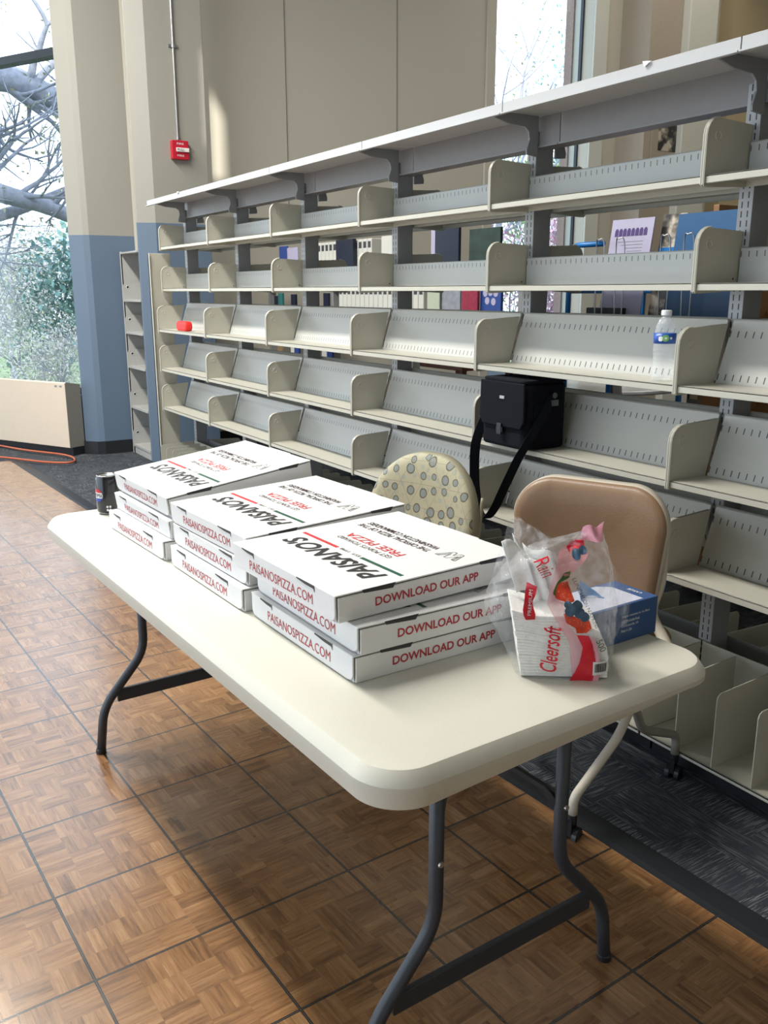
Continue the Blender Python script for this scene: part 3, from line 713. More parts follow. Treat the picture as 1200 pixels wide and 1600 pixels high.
# napkins (a dense fanned pack)
def napkin_pack():
    m = MB(); n = 22; zz = .003
    for i in range(n):
        t = .0054; dx = wob(Vector((i*.09, 0, 0)), .002); L = .006+dx-.0009*i; R = .156-.0012*max(0, i-8)+dx
        K = 10; rows = []
        for side in (0, 1):
            for kx in range(K+1):
                a = L+(R-L)*kx/K; w = .005*math.sin(kx*.8+i*.12)*(i/n)-.034*(kx/K)**2*(i/n)**1.5
                for dpt in (.008+dx, .122+dx):
                    rows.append(EN*a+EB*dpt+Vector((0, 0, zz+(t*.97 if side else 0)+max(w, -zz*.3))))
        W2 = (K+1)*2; fs = []
        for kx in range(K):
            a0 = kx*2; b0 = W2+kx*2
            fs += [(a0, a0+2, a0+3, a0+1), (b0, b0+1, b0+3, b0+2), (a0, b0, b0+2, a0+2), (a0+1, a0+3, b0+3, b0+1)]
        fs += [(0, 1, W2+1, W2), (W2-2, 2*W2-2, 2*W2-1, W2-1)]
        m.add(rows, fs); zz += t
    return m
nk = napkin_pack().build('napkin_pack', NAPM, loc=NB0+EB*.001); nk.modifiers.new('b', 'BEVEL').width = .001
tag(nk, 'thick pack of folded white paper napkins inside the clear bag', 'napkins', kind='stuff')
# a few loose napkins standing in the upper left of the bag
ln = MB()
for i in range(3):
    a = -.02+.02*i; vs = []
    for kx in range(7):
        for kz in range(7):
            u, v = kx/6, kz/6; vs.append(EN*(a+.05*u-.03*v+.02)+EB*(.085+.008*i+.012*math.sin(u*3+i))+Vector((0, 0, .13+.095*v+.012*math.sin(u*4+i*2)-.03*u)))
    ln.add(vs, [(kx*7+kz, (kx+1)*7+kz, (kx+1)*7+kz+1, kx*7+kz+1) for kx in range(6) for kz in range(6)])
o = ln.build('crumpled_napkin', NAPM, smooth=True, loc=NB0); so = o.modifiers.new('s', 'SOLIDIFY'); so.thickness = .0015
tag(o, 'loose crumpled white napkin poking up behind the printed bag', 'napkin')
# printing (x,y below are measured on the bag face: a metres along, z metres up)
def Z2(px, py): return ((px-285)/3218, (850-py)/2960)
def onbag(o_=.0012): return lambda a, b: bagpt(a, b, o_)
def bd(poly, m, name, o_=.0012, n=16): return decal([Z2(*p) for p in poly], onbag(o_), m, bag, name, n)
pink = NT('pink_print'); pink.color((.85, .30, .36)); pink.b.inputs['Alpha'].default_value = .45; pink.b.inputs['Roughness'].default_value = .3; pink = pink.m
REDP = mat('red_print', (.62, .012, .03), .3); PINKS = mat('pink_film', (.80, .36, .45), .35)
bd([(500, 180), (610, 120), (660, 200), (560, 300), (510, 420), (560, 560), (600, 600), (720, 700), (740, 850), (590, 850), (560, 640), (430, 440)], pink, 'printed_band', .001, 30)
bd([(572, 850), (700, 850), (715, 760), (690, 650), (665, 600), (600, 600), (635, 660), (625, 740), (600, 800)], REDP, 'red_ribbon', .0018, 20)
bd([(700, 850), (735, 850), (742, 760), (700, 620), (672, 600), (705, 690), (716, 760)], PINKS, 'pink_ribbon_edge', .0017, 16)
def berry_mat():
    t = NT('strawberry_print'); vec, x, y, z = t.xyz(); vo = t.n('ShaderNodeTexVoronoi'); t.put(vo.inputs['Vector'], vec); vo.inputs['Scale'].default_value = 330
    t.color(t.mix(t.M('LESS_THAN', vo.outputs[0], .22), (.62, .05, .02), (.75, .35, .12))); t.b.inputs['Roughness'].default_value = .3; return t.m
BERRY = berry_mat(); BLUEB = mat('blueberry_print', (.05, .11, .18), .3, var=.3, scale=300); LEAFP = mat('leaf_print', (.05, .12, .02), .35)
bd([(465, 385), (500, 340), (545, 335), (580, 420), (540, 428), (480, 415)], BERRY, 'printed_strawberry', .002)
bd([(525, 490), (570, 500), (665, 520), (680, 560), (650, 590), (600, 590), (590, 560), (540, 535)], BERRY, 'printed_strawberry', .002)
bd([(540, 170), (590, 135), (630, 130), (635, 160), (580, 185), (550, 190)], REDP, 'printed_strawberry', .002)
bd([(462, 390), (490, 335), (530, 290), (560, 280), (555, 320), (520, 330), (490, 350), (475, 400)], LEAFP, 'printed_leaf', .0024)
for c in ((545, 440, 22), (592, 448, 33), (560, 475, 30), (610, 485, 30), (640, 505, 26), (590, 200, 24), (625, 182, 22)):
    bd(circ(c[2], c[0], c[1], 18), BLUEB, 'printed_blueberry', .0028, 8)
bd([(300, 470), (322, 345), (378, 350), (372, 400), (352, 440), (372, 500), (370, 525), (318, 525), (305, 500)], REDP, 'quality_ribbon', .0018, 14)
def bagtext(s, pc, w, h, ang, m, shear=.3, bold=.0, o_=.0026, label=None):
    c = Z2(*pc); ca, sa = math.cos(ang), math.sin(ang)
    fn = lambda a, b: bagpt(c[0]+a*ca-b*sa, c[1]+a*sa+b*ca, o_)
    return lettering(s, w, h, fn, m, bag, shear=shear, bold=bold)
bagtext('Cleersoft', (458, 675), .085, .030, math.radians(86), REDP, .35, .012)
bagtext('Rain', (418, 262), .036, .026, math.radians(-60), REDP, .4, -.005)
bagtext('PREMIUM', (340, 440), .042, .006, math.radians(86), WHITEINK, 0, 0, .0032)
bagtext('500', (738, 655), .022, .011, math.radians(-65), BLACKINK, 0, -.01)
bagtext('LUNCHEON NAPKINS', (645, 440), .090, .0065, math.radians(-63), BLACKINK, 0, -.01)
bd([(697, 742), (768, 742), (768, 815), (697, 815)], mat('label_white', (.8, .8, .8), .4), 'barcode_label', .0026, 6)
random.seed(3); xb = 708
for i in range(11):
    w_ = random.choice((2.2, 3.6, 5)); bd([(xb, 752), (xb+w_, 752), (xb+w_, 800), (xb, 800)], BLACKINK, 'barcode_bar', .0032, 4); xb += w_+random.choice((2, 3))
# pink gathered tip
tp_ = MB(); vs = []
for i in range(9):
    for j in range(9):
        u, v = i/8, j/8; a = .104+.036*u+.004*v; z = .236+.026*v+.006*math.sin(u*7)*v+.006*u; vs.append(EN*a+EB*(.046+.012*math.sin(u*6+v*3)+.01*v)+Vector((0, 0, z)))
tp_.add(vs, [(i*9+j, (i+1)*9+j, (i+1)*9+j+1, i*9+j+1) for i in range(8) for j in range(8)])
tp_.build('pink_bag_tip', PINKS, bag, smooth=True)

# ================================================================== BLUE GLOVE BOX
gb = thing('glove_box', 'blue cardboard glove box with white lettering behind the napkin bag', 'box', (1.158, -1.2, TZ), math.radians(2))
BLUE = mat('blue_card', (.035, .09, .24), .45, var=.03); LAV = mat('pale_card', (.55, .57, .68), .5)
MB().box(-.056, .056, -.122, .122, 0, .076).build('carton', BLUE, gb, bevel=.0015)
MB().prism([(-.05, -.085), (.03, -.085), (.05, -.06), (.05, .1), (-.05, .1)], .076, .0766, lambda p, q_, t: (p, q_, t)).build('top_print', LAV, gb)
lettering('LARGE', .034, .009, lambda a, b: (.012-b*1.0-.02, -.102-0*a-a*.0+0, .0768) if False else (a*1.0-.012, -.104+b, .0768), WHITEINK, gb, bold=.01)
for i, (s_, w_) in enumerate((('Virginia Industries for the Blind', .078), ('1102 Monticello Road', .05), ('Charlottesville, VA', .048), ('Made in USA', .03))):
    lettering(s_, w_, .0055, (lambda a, b, i=i, w_=w_: (-.0566, -.098+.078-w_/2-a+.0, .052-.0095*i+b)), WHITEINK, gb)
tis = MB(); vs = []
for i in range(9):
    for j in range(7): u, v = i/8, j/6; vs.append((-.01+.03*math.sin(u*3)+.01*v, -.02+.05*u, .0765+.03*v*math.sin(u*math.pi)+.003*math.sin(v*9+u*7)))
tis.add(vs, [(i*7+j, (i+1)*7+j, (i+1)*7+j+1, i*7+j+1) for i in range(8) for j in range(6)])
o = tis.build('disposable_glove', mat('glove_blue', (.05, .25, .6), .5), smooth=True); o.matrix_world = Matrix.Translation((1.158, -1.2, TZ)) @ Matrix.Rotation(math.radians(2), 4, 'Z')
tag(o, 'bright blue disposable glove poking out of the blue box', 'glove')

# ================================================================== CHAIRS
CREAMP = mat('cream_plastic', (.55, .50, .42), .4); TAUPE = mat('taupe_metal', (.30, .28, .25), .35, .2)
VINYL = mat('tan_vinyl', (.235, .145, .082), .42, var=.04, bump=.2)
def fabric_circles():
    t = NT('circle_fabric'); vec, x, y, z = t.xyz()
    base = (.44, .41, .29); col = t.mix(t.noise(vec, 300, 2), tuple(b*.85 for b in base), base)
    p2 = t.comb(x, z, 0.0)
    for sc, r0, r1, fill, ringc, seed in ((29, 0, .24, (.33, .36, .31), (.33, .33, .24), 4.3), (19, .0, .33, (.22, .25, .25), (.11, .10, .065), 0)):
        v = t.n('ShaderNodeTexVoronoi', voronoi_dimensions='2D'); v.inputs['Scale'].default_value = sc; v.inputs['Randomness'].default_value = .55
        ad = t.n('ShaderNodeVectorMath', operation='ADD'); t.put(ad.inputs[0], p2); ad.inputs[1].default_value = (seed, seed*.7, 0); t.put(v.inputs['Vector'], ad.outputs[0])
        d = v.outputs['Distance']; rad = t.M('ADD', r1*.55, t.M('MULTIPLY', t.white(v.outputs['Position']), r1*.6))
        col = t.mix(t.M('LESS_THAN', d, rad), col, ringc)
        col = t.mix(t.M('LESS_THAN', d, t.M('MULTIPLY', rad, .74)), col, fill)
    for ang in (.5, 2.6, 1.55):
        ca, sa = math.cos(ang), math.sin(ang); u = t.M('ADD', t.M('MULTIPLY', x, ca*13), t.M('MULTIPLY', z, sa*13)); fr_ = t.M('FRACT', u)
        col = t.mix(t.M('MULTIPLY', t.M('LESS_THAN', fr_, .03), .5), col, (.22, .2, .14))
    t.color(col); t.b.inputs['Roughness'].default_value = .8; t.bump(t.noise(vec, 500, 2), .3, .001); return t.m
FAB = fabric_circles()
def chair_backpad(W_, H_, top_r, m, root, frame_m, arch=0.0, zb=.46, thick=.035, curve=.05, y0=0.0, taper=0.0):
    # pad in x-z plane, front faces +y ; outline
    out = []
    n = 14
    def outline(ins):
        w, h = W_/2-ins, H_-2*ins; r = max(top_r-ins, .02); rb = max(.05-ins, .02); o = []
        zt = zb+ins+h
        for k_ in range(n+1):
            a = math.radians(0+90*k_/n)
            o.append((w-r+r*math.cos(a), zt-r*(1+arch)+r*(1+arch)*math.sin(a)))
        for k_ in range(n+1):
            a = math.radians(90+90*k_/n); o.append((-w+r+r*math.cos(a), zt-r*(1+arch)+r*(1+arch)*math.sin(a)))
        for k_ in range(5): a = math.radians(180+90*k_/4); o.append((-w*(1-taper)+rb+rb*math.cos(a), zb+ins+rb+rb*math.sin(a)))
        for k_ in range(5): a = math.radians(270+90*k_/4); o.append((w*(1-taper)-rb+rb*math.cos(a), zb+ins+rb+rb*math.sin(a)))
        return o
    def cy_(x, z): return y0-curve*(1-(x/(W_/2))**2)-.10*(z-zb)
    rings = [(.0, -thick/2-.004), (-.0, thick/2), (.010, thick/2+.010), (.03, thick/2+.016), (.07, thick/2+.018), (.13, thick/2+.018)]
    rr_ = []
    for ins, d in rings: rr_.append([(x, cy_(x, z)+d, z) for x, z in outline(ins)])
    nn = len(rr_[0]); vs = [p for r in rr_ for p in r]
    fs = [(i*nn+k_, i*nn+(k_+1) % nn, (i+1)*nn+(k_+1) % nn, (i+1)*nn+k_) for i in range(len(rr_)-1) for k_ in range(nn)]
    mb = MB().add(vs, fs); mb.f.append(tuple((len(rings)-1)*nn+k_ for k_ in range(nn)))
    pad = mb.build('backrest', m, root, smooth=True)
    sh_ = [[(x, cy_(x, z)+d, z) for x, z in outline(ins)] for ins, d in ((.001, thick/2+.001), (-.002, thick/2-.003), (-.003, -thick/2), (.006, -thick/2-.006), (.05, -thick/2-.010))]
    vs = [p for r in sh_ for p in r]; fs = [(i*nn+k_, i*nn+(k_+1) % nn, (i+1)*nn+(k_+1) % nn, (i+1)*nn+k_) for i in range(4) for k_ in range(nn)]; fs.append(tuple(4*nn+k_ for k_ in range(nn)))
    MB().add(vs, fs).build('back_shell', frame_m, root, smooth=True)
    return cy_
def caster(x, y, parent):
    c = MB()
    for s in (-1, 1): c.lathe([(.0001, -.009), (.020, -.009), (.025, -.006), (.025, .006), (.020, .009), (.0001, .009)], 20, Matrix.Translation((x+s*.014, y, .025+ZC)) @ Matrix.Rotation(math.radians(90), 4, 'Y'))
    c.box(x-.006, x+.006, y-.018, y+.02, .03+ZC, .062).lathe([(.0001, 0), (.012, 0), (.012, .03), (.0001, .03)], 12, c=(x, y, .05))
    return c.build('caster', BLACKM, parent, smooth=False)
def nesting_chair(name, label, loc, rz, padm, W_, H_, r_, arch, zb, frame, taper, curve=.05, fc=(.13, .26), rc=(.259, -.20)):
    # chair faces +y ; seat centre at origin
    r = thing(name, label, 'chair', loc, rz, None)
    chair_backpad(W_, H_, r_, padm, r, frame, arch, zb, .03, curve, -.05, taper)
    seat = MB(); ol = rrect(.48, .44, .08, 6, 0, .02)
    rgs = [[(x*s, .02+(y-.02)*s, z) for x, y in ol] for s, z in ((.96, .425), (1, .435), (1, .455), (.97, .468), (.85, .474), (.5, .470))]
    nn = len(ol); vs = [p for q_ in rgs for p in q_]; fs = [(i*nn+k_, i*nn+(k_+1) % nn, (i+1)*nn+(k_+1) % nn, (i+1)*nn+k_) for i in range(5) for k_ in range(nn)]; fs += [tuple(range(nn))[::-1], tuple(5*nn+k_ for k_ in range(nn))]
    seat.add(vs, fs).build('seat', padm, r, smooth=True)
    for s in (-1, 1):
        # back post: from seat side rising outside the pad
        pth = smooth_path([(s*.245, .04, .42), (s*.258, -.03, .46), (s*(W_/2-.022), -.070, .54), (s*(W_/2-.006), -.085, .63), (s*(W_/2-.010), -.112, .76)], 5)
        MB().tube(pth, [.021-.0008*i for i in range(len(pth))], 14).build('back_post', frame, r, smooth=True)
        # front leg slopes down to the front caster, rear leg to the rear caster
        fq = (s*fc[0], fc[1]) if s < 0 else (.235, .215)
        fp = fillet([(s*.21, -.10, .43), (s*.19, .12, .25), (*fq, .12), (*fq, .075)], .03)
        MB().tube(fp, .0125, 12).build('leg', frame, r, smooth=True)
        rp = fillet([(s*.20, .12, .43), (s*.21, -.02, .215), (s*rc[0], rc[1], .135), (s*rc[0], rc[1], .075)], .04)
        MB().tube(rp, .0125, 12).build('leg', TAUPE, r, smooth=True)
        caster(*fq, r); caster(s*rc[0], rc[1], r)
    MB().tube([(-.20, .12, .42), (.20, .12, .42)], .01, 8).build('cross_tube', frame, r)
    return r
nesting_chair('nesting_chair', 'tan vinyl chair with cream edge on casters behind the napkin bag', (1.69, -1.675, ZC), math.radians(24), VINYL, .445, .408, .11, 0, .47, CREAMP, .10, .035)
nesting_chair('nesting_chair', 'chair with cream backrest fabric patterned in grey circles, behind the pizza boxes', (2.334, -1.54, ZC), math.radians(12), FAB, .475, .400, .215, .0, .47, mat('olive_edge', (.30, .28, .20), .5), .2, .04)

# ================================================================== ITEMS ON THE SHELVES
# camera bag on the fourth shelf
SZ4 = ZL[3]+.021; SZ3 = ZL[2]+.021
cb = thing('camera_bag', 'black padded camera shoulder bag with hanging strap on the shelf', 'bag', (2.38, -2.065, SZ4), 0)
NYL = mat('black_nylon', (.006, .007, .012), .85, var=.3, scale=200, bump=.3); NYL.node_tree.nodes['Principled BSDF'].inputs['Specular IOR Level'].default_value = .15
MB().prism(rrect(.245, .19, .03, 5), 0, .225, lambda p, q_, t: (p, q_, t)).build('body', NYL, cb, bevel=.012, seg=3)
MB().prism([(-.12, .228), (.115, .228), (.118, .10), (.10, .072), (-.105, .072), (-.122, .10)], .0965, .105, lambda p, q_, t: (p, t, q_)).prism(rrect(.24, .195, .03, 4), .226, .238, lambda p, q_, t: (p, q_, t)).build('flap', NYL, cb, bevel=.004)
MB().tube(smooth_path([(-.02, .0, .236), (-.015, .0, .256), (.03, .0, .262), (.07, .0, .256), (.075, .0, .236)], 5), .008, 8).build('top_handle', NYL, cb, smooth=True)
MB().box(-.02, .004, .105, .1075, .17, .18).build('logo_patch', mat('grey_patch', (.4, .38, .4), .6), cb)
MB().box(-.012, .012, .104, .112, .045, .085).box(-.016, .016, .106, .110, .052, .072).build('buckle', BLACKM, cb, bevel=.002)
MB().prism(rrect(.12, .14, .02, 4, 0, .09), -.128, -.120, lambda p, q_, t: (t, p, q_)).build('side_pocket', NYL, cb, bevel=.004)
def strap(path, w, parent, wd):
    P = smooth_path(path, 8); m = MB(); vs = []
    for i, p in enumerate(P):
        wv = Vector(wd[0]).lerp(Vector(wd[1]), i/(len(P)-1)).normalized()*w/2
        t = (P[min(i+1, len(P)-1)]-P[max(i-1, 0)]).normalized(); n = t.cross(wv).normalized()*.0012
        vs += [p-wv-n, p+wv-n, p+wv+n, p-wv+n]
    fs = [(i*4+k_, i*4+(k_+1) % 4, (i+1)*4+(k_+1) % 4, (i+1)*4+k_) for i in range(len(P)-1) for k_ in range(4)]
    return m.add(vs, fs).build('strap', NYL, parent)
strap([(-.128, -.02, .19), (-.137, .03, .12), (-.134, .095, .03), (-.120, .125, -.03), (-.07, .135, -.13), (-.02, .135, -.215), (.03, .135, -.262), (.075, .13, -.245), (.10, .125, -.19), (.118, .12, -.12), (.126, .11, .0), (.130, .06, .10), (.127, .0, .19)], .036, cb, ((.2, 1, 0), (.5, 1, 0)))
MB().box(-.139, -.129, -.035, -.005, .15, .17).lathe([(.006, -.002), (.010, -.002), (.010, .002), (.006, .002)], 12, Matrix.Translation((-.135, -.02, .185)) @ Matrix.Rotation(math.radians(90), 4, 'Y')).build('strap_clip', mat('dark_steel', (.15, .15, .16), .35, .8), cb)
# water bottle
wb = thing('water_bottle', 'clear plastic water bottle with blue label standing on the shelf', 'bottle', (1.792, -2.085, SZ3))
def petmat():
    t = NT('clear_pet'); t.color((.9, .95, .97)); t.b.inputs['Roughness'].default_value = .06; t.b.inputs['Alpha'].default_value = .2; vec, x, y, z = t.xyz()
    t.b.inputs['Specular IOR Level'].default_value = 1.0; t.bump(t.noise(vec, 70, 3), .5, .01); return t.m
prof = [(.0001, 0), (.028, 0), (.031, .006)]
for i in range(22): zz = .01+.088*i/21; prof.append((.0315+.0014*math.sin(i*2.1)-.002*math.sin(math.pi*i/21), zz))
prof += [(.0305, .102), (.0315, .106), (.0315, .140), (.0305, .146), (.027, .160), (.019, .176), (.0125, .184), (.0122, .186), (.0122, .198), (.0001, .198)]
MB().lathe(prof, 40).build('bottle_body', petmat(), wb, smooth=True)
MB().lathe([(.0318, .108), (.0322, .108), (.0322, .138), (.0318, .138)], 40).build('label_wrap', mat('blue_label', (.02, .10, .45), .35, var=.2, scale=60), wb, smooth=True)
la = math.radians(135)
decal(circ(.010), cyl(.0325, la, .124), mat('label_green', (.2, .5, .15), .4), wb, 'label_emblem'); decal(circ(.0035), cyl(.0327, la+.02, .124), WHITEINK, wb, 'label_emblem', 6)
decal(rrect(.012, .014, .004), cyl(.0325, la-.45, .122), WHITEINK, wb, 'label_print'); decal(rrect(.007, .007, .003), cyl(.0325, la+.5, .124), WHITEINK, wb, 'label_print')
MB().lathe([(.0001, .188), (.0145, .188), (.015, .190), (.015, .201), (.013, .203), (.0001, .203)], 30).build('cap', mat('white_cap', (.75, .78, .8), .3), wb)
# red thing (tape dispenser shaped pouch)
rd = MB(); rd.prism(rrect(.19, .064, .027, 6), 0, .05, lambda p, q_, t: (p, t-.025, q_+.031))
rd = rd.build('red_pouch', mat('bright_red', (.75, .02, .015), .5), loc=(5.83, -2.055, SZ3), bevel=.012, seg=3)
tag(rd, 'small bright red rounded pouch lying on the far end of the shelf', 'pouch')

# ================================================================== BEHIND THE SHELVING
WHT = mat('binder_white', (.60, .60, .56), .6)
row2 = thing('open_shelf_unit', 'open metal shelf unit behind the main shelving holding books and white binders', 'bookshelf', (0, 0, ZC))
YB = -3.4
for z in (1.5, 1.17, .80):
    MB().box(4.1, 7.6, YB-.26, YB, z-.02-ZC, z-ZC).build('shelf', BEIGE, row2, bevel=.001, seg=1)
for x in (4.1, 5.25, 6.4, 7.6): MB().box(x-.02, x+.02, YB-.16, YB-.1, 0, 1.49).build('upright', GREYM, row2)
MB().box(4.1, 7.6, YB-.26, YB, 0, .12).build('base', GREYM, row2)
def book(name, x, z, w, h, d, m, label, cat, group, lean=0, y=YB-.05, edge=None):
    """standing book, face toward +y"""
    r = thing(name, label, cat, (x, y, z), 0, group, rot=(math.radians(lean), 0, 0))
    MB().box(-w/2, w/2, -d, 0, 0, h).build('cover', m, r, bevel=.001, seg=1)
    MB().box(-w/2+.003, w/2-.001, -d+.003, -.003, .003, h+.0005).build('pages', WHT, r)
    if edge: MB().box(w/2-.045, w/2, 0, .001, 0, h).build('cover_strip', edge, r)
    return r
DKB = mat('dark_blue_cover', (.01, .014, .035), .4); GRN = mat('green_cover', (.03, .06, .05), .5, var=.5, scale=14); LIL = mat('lilac_paper', (.42, .40, .55), .6)
BLC = mat('blue_cover', (.03, .07, .28), .4); GRY = mat('grey_cover', (.3, .32, .38), .5, var=.3, scale=20); REDC = mat('red_pattern_cover', (.35, .03, .07), .4, var=.4, scale=40)
G1 = 'books displayed on the open shelf behind'
book('display_book', 4.80, 1.5, .30, .27, .02, DKB, 'dark book with pale left strip standing face out behind the shelving', 'book', G1, edge=LIL)
book('display_book', 4.39, 1.5, .30, .25, .02, GRN, 'dark green framed book standing face out near the tall window', 'book', G1)
book('display_book', 5.46, 1.5, .22, .26, .02, WHT, 'pale sheet standing face out between the dark book and binders', 'book', G1)
book('display_book', 6.02, 1.5, .26, .26, .03, DKB, 'glossy black book in front of the upper white binders', 'book', G1, y=YB+.0)
book('display_book', 7.0, 1.5, .20, .24, .01, LIL, 'lilac leaflet standing among blue brochures at the far bays', 'leaflet', G1)
book('display_book', 7.22, 1.5, .16, .26, .012, BLC, 'blue brochure right of the lilac leaflet at the far bays', 'leaflet', G1, y=YB-.07)
book('display_book', 6.78, 1.5, .17, .25, .012, BLC, 'blue brochure left of the lilac leaflet at the far bays', 'leaflet', G1, y=YB-.08)
book('display_book', 4.92, 1.17, .14, .22, .01, mat('pale_green_cover', (.45, .5, .4), .5), 'pale green brochure on the lower open shelf', 'leaflet', G1)
book('display_book', 4.76, 1.17, .22, .235, .012, GRY, 'grey lilac brochure with white lines on the lower open shelf', 'leaflet', G1, y=YB-.07)
book('display_book', 4.50, 1.17, .16, .22, .02, REDC, 'red patterned book on the lower open shelf', 'book', G1, y=YB-.03)
b_ = book('display_book', 4.33, 1.17, .20, .23, .02, BLC, 'blue book with pale circles on its cover on the lower shelf', 'book', G1, y=YB-.06)
for i, (cx, cz) in enumerate(((-.05, .20), (.0, .205), (.05, .20), (-.03, .15), (.03, .155))): MB().prism(circ(.022, cx, cz, 18), 0, .001, lambda p, q_, t: (p, t, q_)).build('printed_circle', LIL, b_)
cols = [BLC, DKB, WHT, mat('teal_cover', (.03, .16, .16), .5), mat('tan_cover', (.35, .25, .12), .5), DKB]
random.seed(5)
for i in range(12):
    x = 6.35+i*.1+random.uniform(-.01, .01)
    book('display_book', x, 1.17 if i % 2 else .82, .085, random.uniform(.17, .2), .02, cols[i % 6], 'small book standing at the far end of the lower open shelves', 'book', 'small books at the far end of the lower open shelves', y=YB-.04-.03*(i % 3))
# white binders, two rows
bp = None; G2 = 'white binders on the open shelf behind'
for z, x0_, n in ((1.5, 5.72, 13), (1.17, 5.05, 18)):
    for i in range(n):
        if bp is None:
            bp = thing('binder', 'x', 'binder'); MB().box(-.03, .03, -.2, 0, 0, .255).build('cover', WHT, bp, bevel=.006, seg=2)
            MB().box(-.02, .02, 0, .0008, .19, .235).build('spine_label', mat('dark_label', (.05, .05, .06), .6), bp); c = bp
        else: c = copy_tree(bp)
        c.location = (x0_+i*.065, YB-.04, z); c['group'] = G2+(' upper row' if z > 1.3 else ' lower row')
        c['label'] = 'white binder standing in the upper row of the open shelf behind' if z > 1.3 else 'white binder standing in the lower row of the open shelf behind'
# blue steel book cart with displays on it
BST = mat('blue_steel', (.01, .17, .50), .35); WIRE = mat('wire', (.45, .47, .5), .3, .8); OAK = mat('oak', (.32, .17, .07), .5, var=.2)
ct = thing('book_cart', 'blue tubular steel book cart holding displays behind the near shelving', 'cart', (0, 0, ZC))
for s_, (y) in enumerate((-3.32, -3.02)):
    pth = fillet([(3.19, y, .1), (3.19, y, 1.60), (2.98, y, 1.60)] if s_ else [(3.19, y, .1), (3.19, y, 1.395), (2.5, y, 1.395), (2.5, y, .1)], .06)
    MB().tube(pth, .0125, 10).build('frame_tube', BST, ct, smooth=True)
for x in (2.86, 3.0): MB().tube([(x, -3.32, 1.39), (x, -3.32, 1.1)], .012, 8).build('frame_tube', BST, ct)
MB().tube([(3.19, -3.32, 1.395), (3.19, -3.02, 1.395)], .0125, 8).build('frame_tube', BST, ct)
MB().tube([(2.5, -3.32, 1.27), (2.5, -3.02, 1.27)], .012, 8).build('frame_tube', BST, ct); MB().tube([(2.5, -3.02, 1.25), (2.5, -3.02, .1)], .0125, 8).build('frame_tube', BST, ct)
for z in (1.25, .8, .4): MB().box(2.49, 3.2, -3.33, -3.01, z-.02, z).build('tray', BST if z < 1.2 else mat('grey_tray', (.3, .31, .32), .5), ct, bevel=.003)
for x in (2.5, 3.19):
    for y in (-3.32, -3.02): MB().lathe([(.0001, -.012), (.045, -.012), (.045, .012), (.0001, .012)], 16, Matrix.Translation((x, y, .05)) @ Matrix.Rotation(math.radians(90), 4, 'Y')).build('wheel', BLACKM, ct)
CZT = 1.25+ZC
def display(nm, x, w, h, m, label, y=-3.05, z=CZT, lean=-8, extra=None):
    r = thing(nm, label, 'leaflet' if nm != 'binder' else 'binder', (x, y, z), 0, None, rot=(math.radians(-lean), 0, 0)); MB().box(-w/2, w/2, -.006, 0, 0, h).build('sheet', m, r)
    if extra: extra(r, w, h)
    return r
def purple(r, w, h):
    for i in range(8): MB().prism([(-.015*.9, 0), (.0135, 0), (.0135, .025), (.006, .034), (-.006, .034), (-.0135, .025)], 0, .001, lambda p, q_, t, i=i: (w/2-.035-i*.024+p*.75, t, h-.075+q_)).build('printed_figure', mat('purple_ink', (.06, .03, .16), .6), r)
    for j in range(4): MB().box(-w/2+.05, w/2-.05-.02*j, 0, .001, h-.10-.014*j, h-.097-.014*j).build('printed_line', GRY, r)
display('leaflet', 2.90, .245, .46, LIL, 'lilac leaflet with a row of purple figures on a wire stand', extra=purple)
def bluep(r, w, h):
    for j in range(3): MB().box(-.06, .07, 0, .001, h-.10-.02*j, h-.097-.02*j).build('printed_line', LIL, r)
display('leaflet', 2.46, .36, .46, mat('sky_blue_print', (.04, .12, .27), .3), 'large glossy blue poster in a clear sleeve behind the near bay', extra=bluep, y=-3.04)
wi = thing('wire_stand', 'looped wire display stand before the lilac leaflet and blue poster', 'stand', (0, 0, CZT))
for x in (2.99, 2.87, 2.62, 2.5):
    MB().tube(smooth_path([(x+.02, -3.02, 0.002), (x+.025, -3.01, .33), (x, -3.0, .365), (x-.025, -3.01, .33), (x-.02, -3.02, 0.002)], 5), .003, 6).build('wire_loop', WIRE, wi, smooth=True)
MB().tube([(3.02, -3.02, .003), (2.45, -3.02, .003)], .003, 6).build('wire_rail', WIRE, wi)
def photo_mat(sd):
    t = NT('bw_photo'); vec, x, y, z = t.xyz(); n = t.noise(vec, 11+sd, 3); t.color(t.ramp(n, [(.42, (.03, .03, .03)), (.5, (.2, .18, .15)), (.56, (.55, .5, .42))])); t.b.inputs['Roughness'].default_value = .4; return t.m
pc = display('leaflet', 2.71, .13, .47, photo_mat(0), 'narrow black and white photo card between leaflet and wooden post', y=-3.10)
MB().box(-.065, .065, 0, .001, .26, .33).build('printed_band', BST, pc)
oc = thing('wooden_bookend_case', 'oak sided wooden case end standing behind the near bay', 'cabinet', (0, 0, ZC))
MB().box(2.66, 2.69, -3.6, -3.02, 0, 1.76).build('side', OAK, oc, bevel=.002)
oc.location.x = 0
MB().box(2.2, 2.66, -3.6, -3.42, 0, 1.3).build('carcass', OAK, oc, bevel=.002)
oc.location = (0, -.36, ZC)
tr = MB().box(2.86, 3.08, -3.15, -3.03, CZT, CZT+.07).build('book_tray', BLACKM, bevel=.004); tag(tr, 'small black tray box on the blue cart', 'tray')
pp = MB(); vs = []
for i in range(7):
    for j in range(7): vs.append((2.68+.17*i/6, -3.12+.1*j/6, CZT+.003+.045*math.sin(i*.5+.3)*(1-j/9)+.008*math.sin(j*2+i)))
pp = pp.add(vs, [(i*7+j, (i+1)*7+j, (i+1)*7+j+1, i*7+j+1) for i in range(6) for j in range(6)]).build('crumpled_paper', WHT, smooth=True); pp.modifiers.new('s', 'SOLIDIFY').thickness = .002
tag(pp, 'crumpled white paper lying on the blue cart', 'paper')
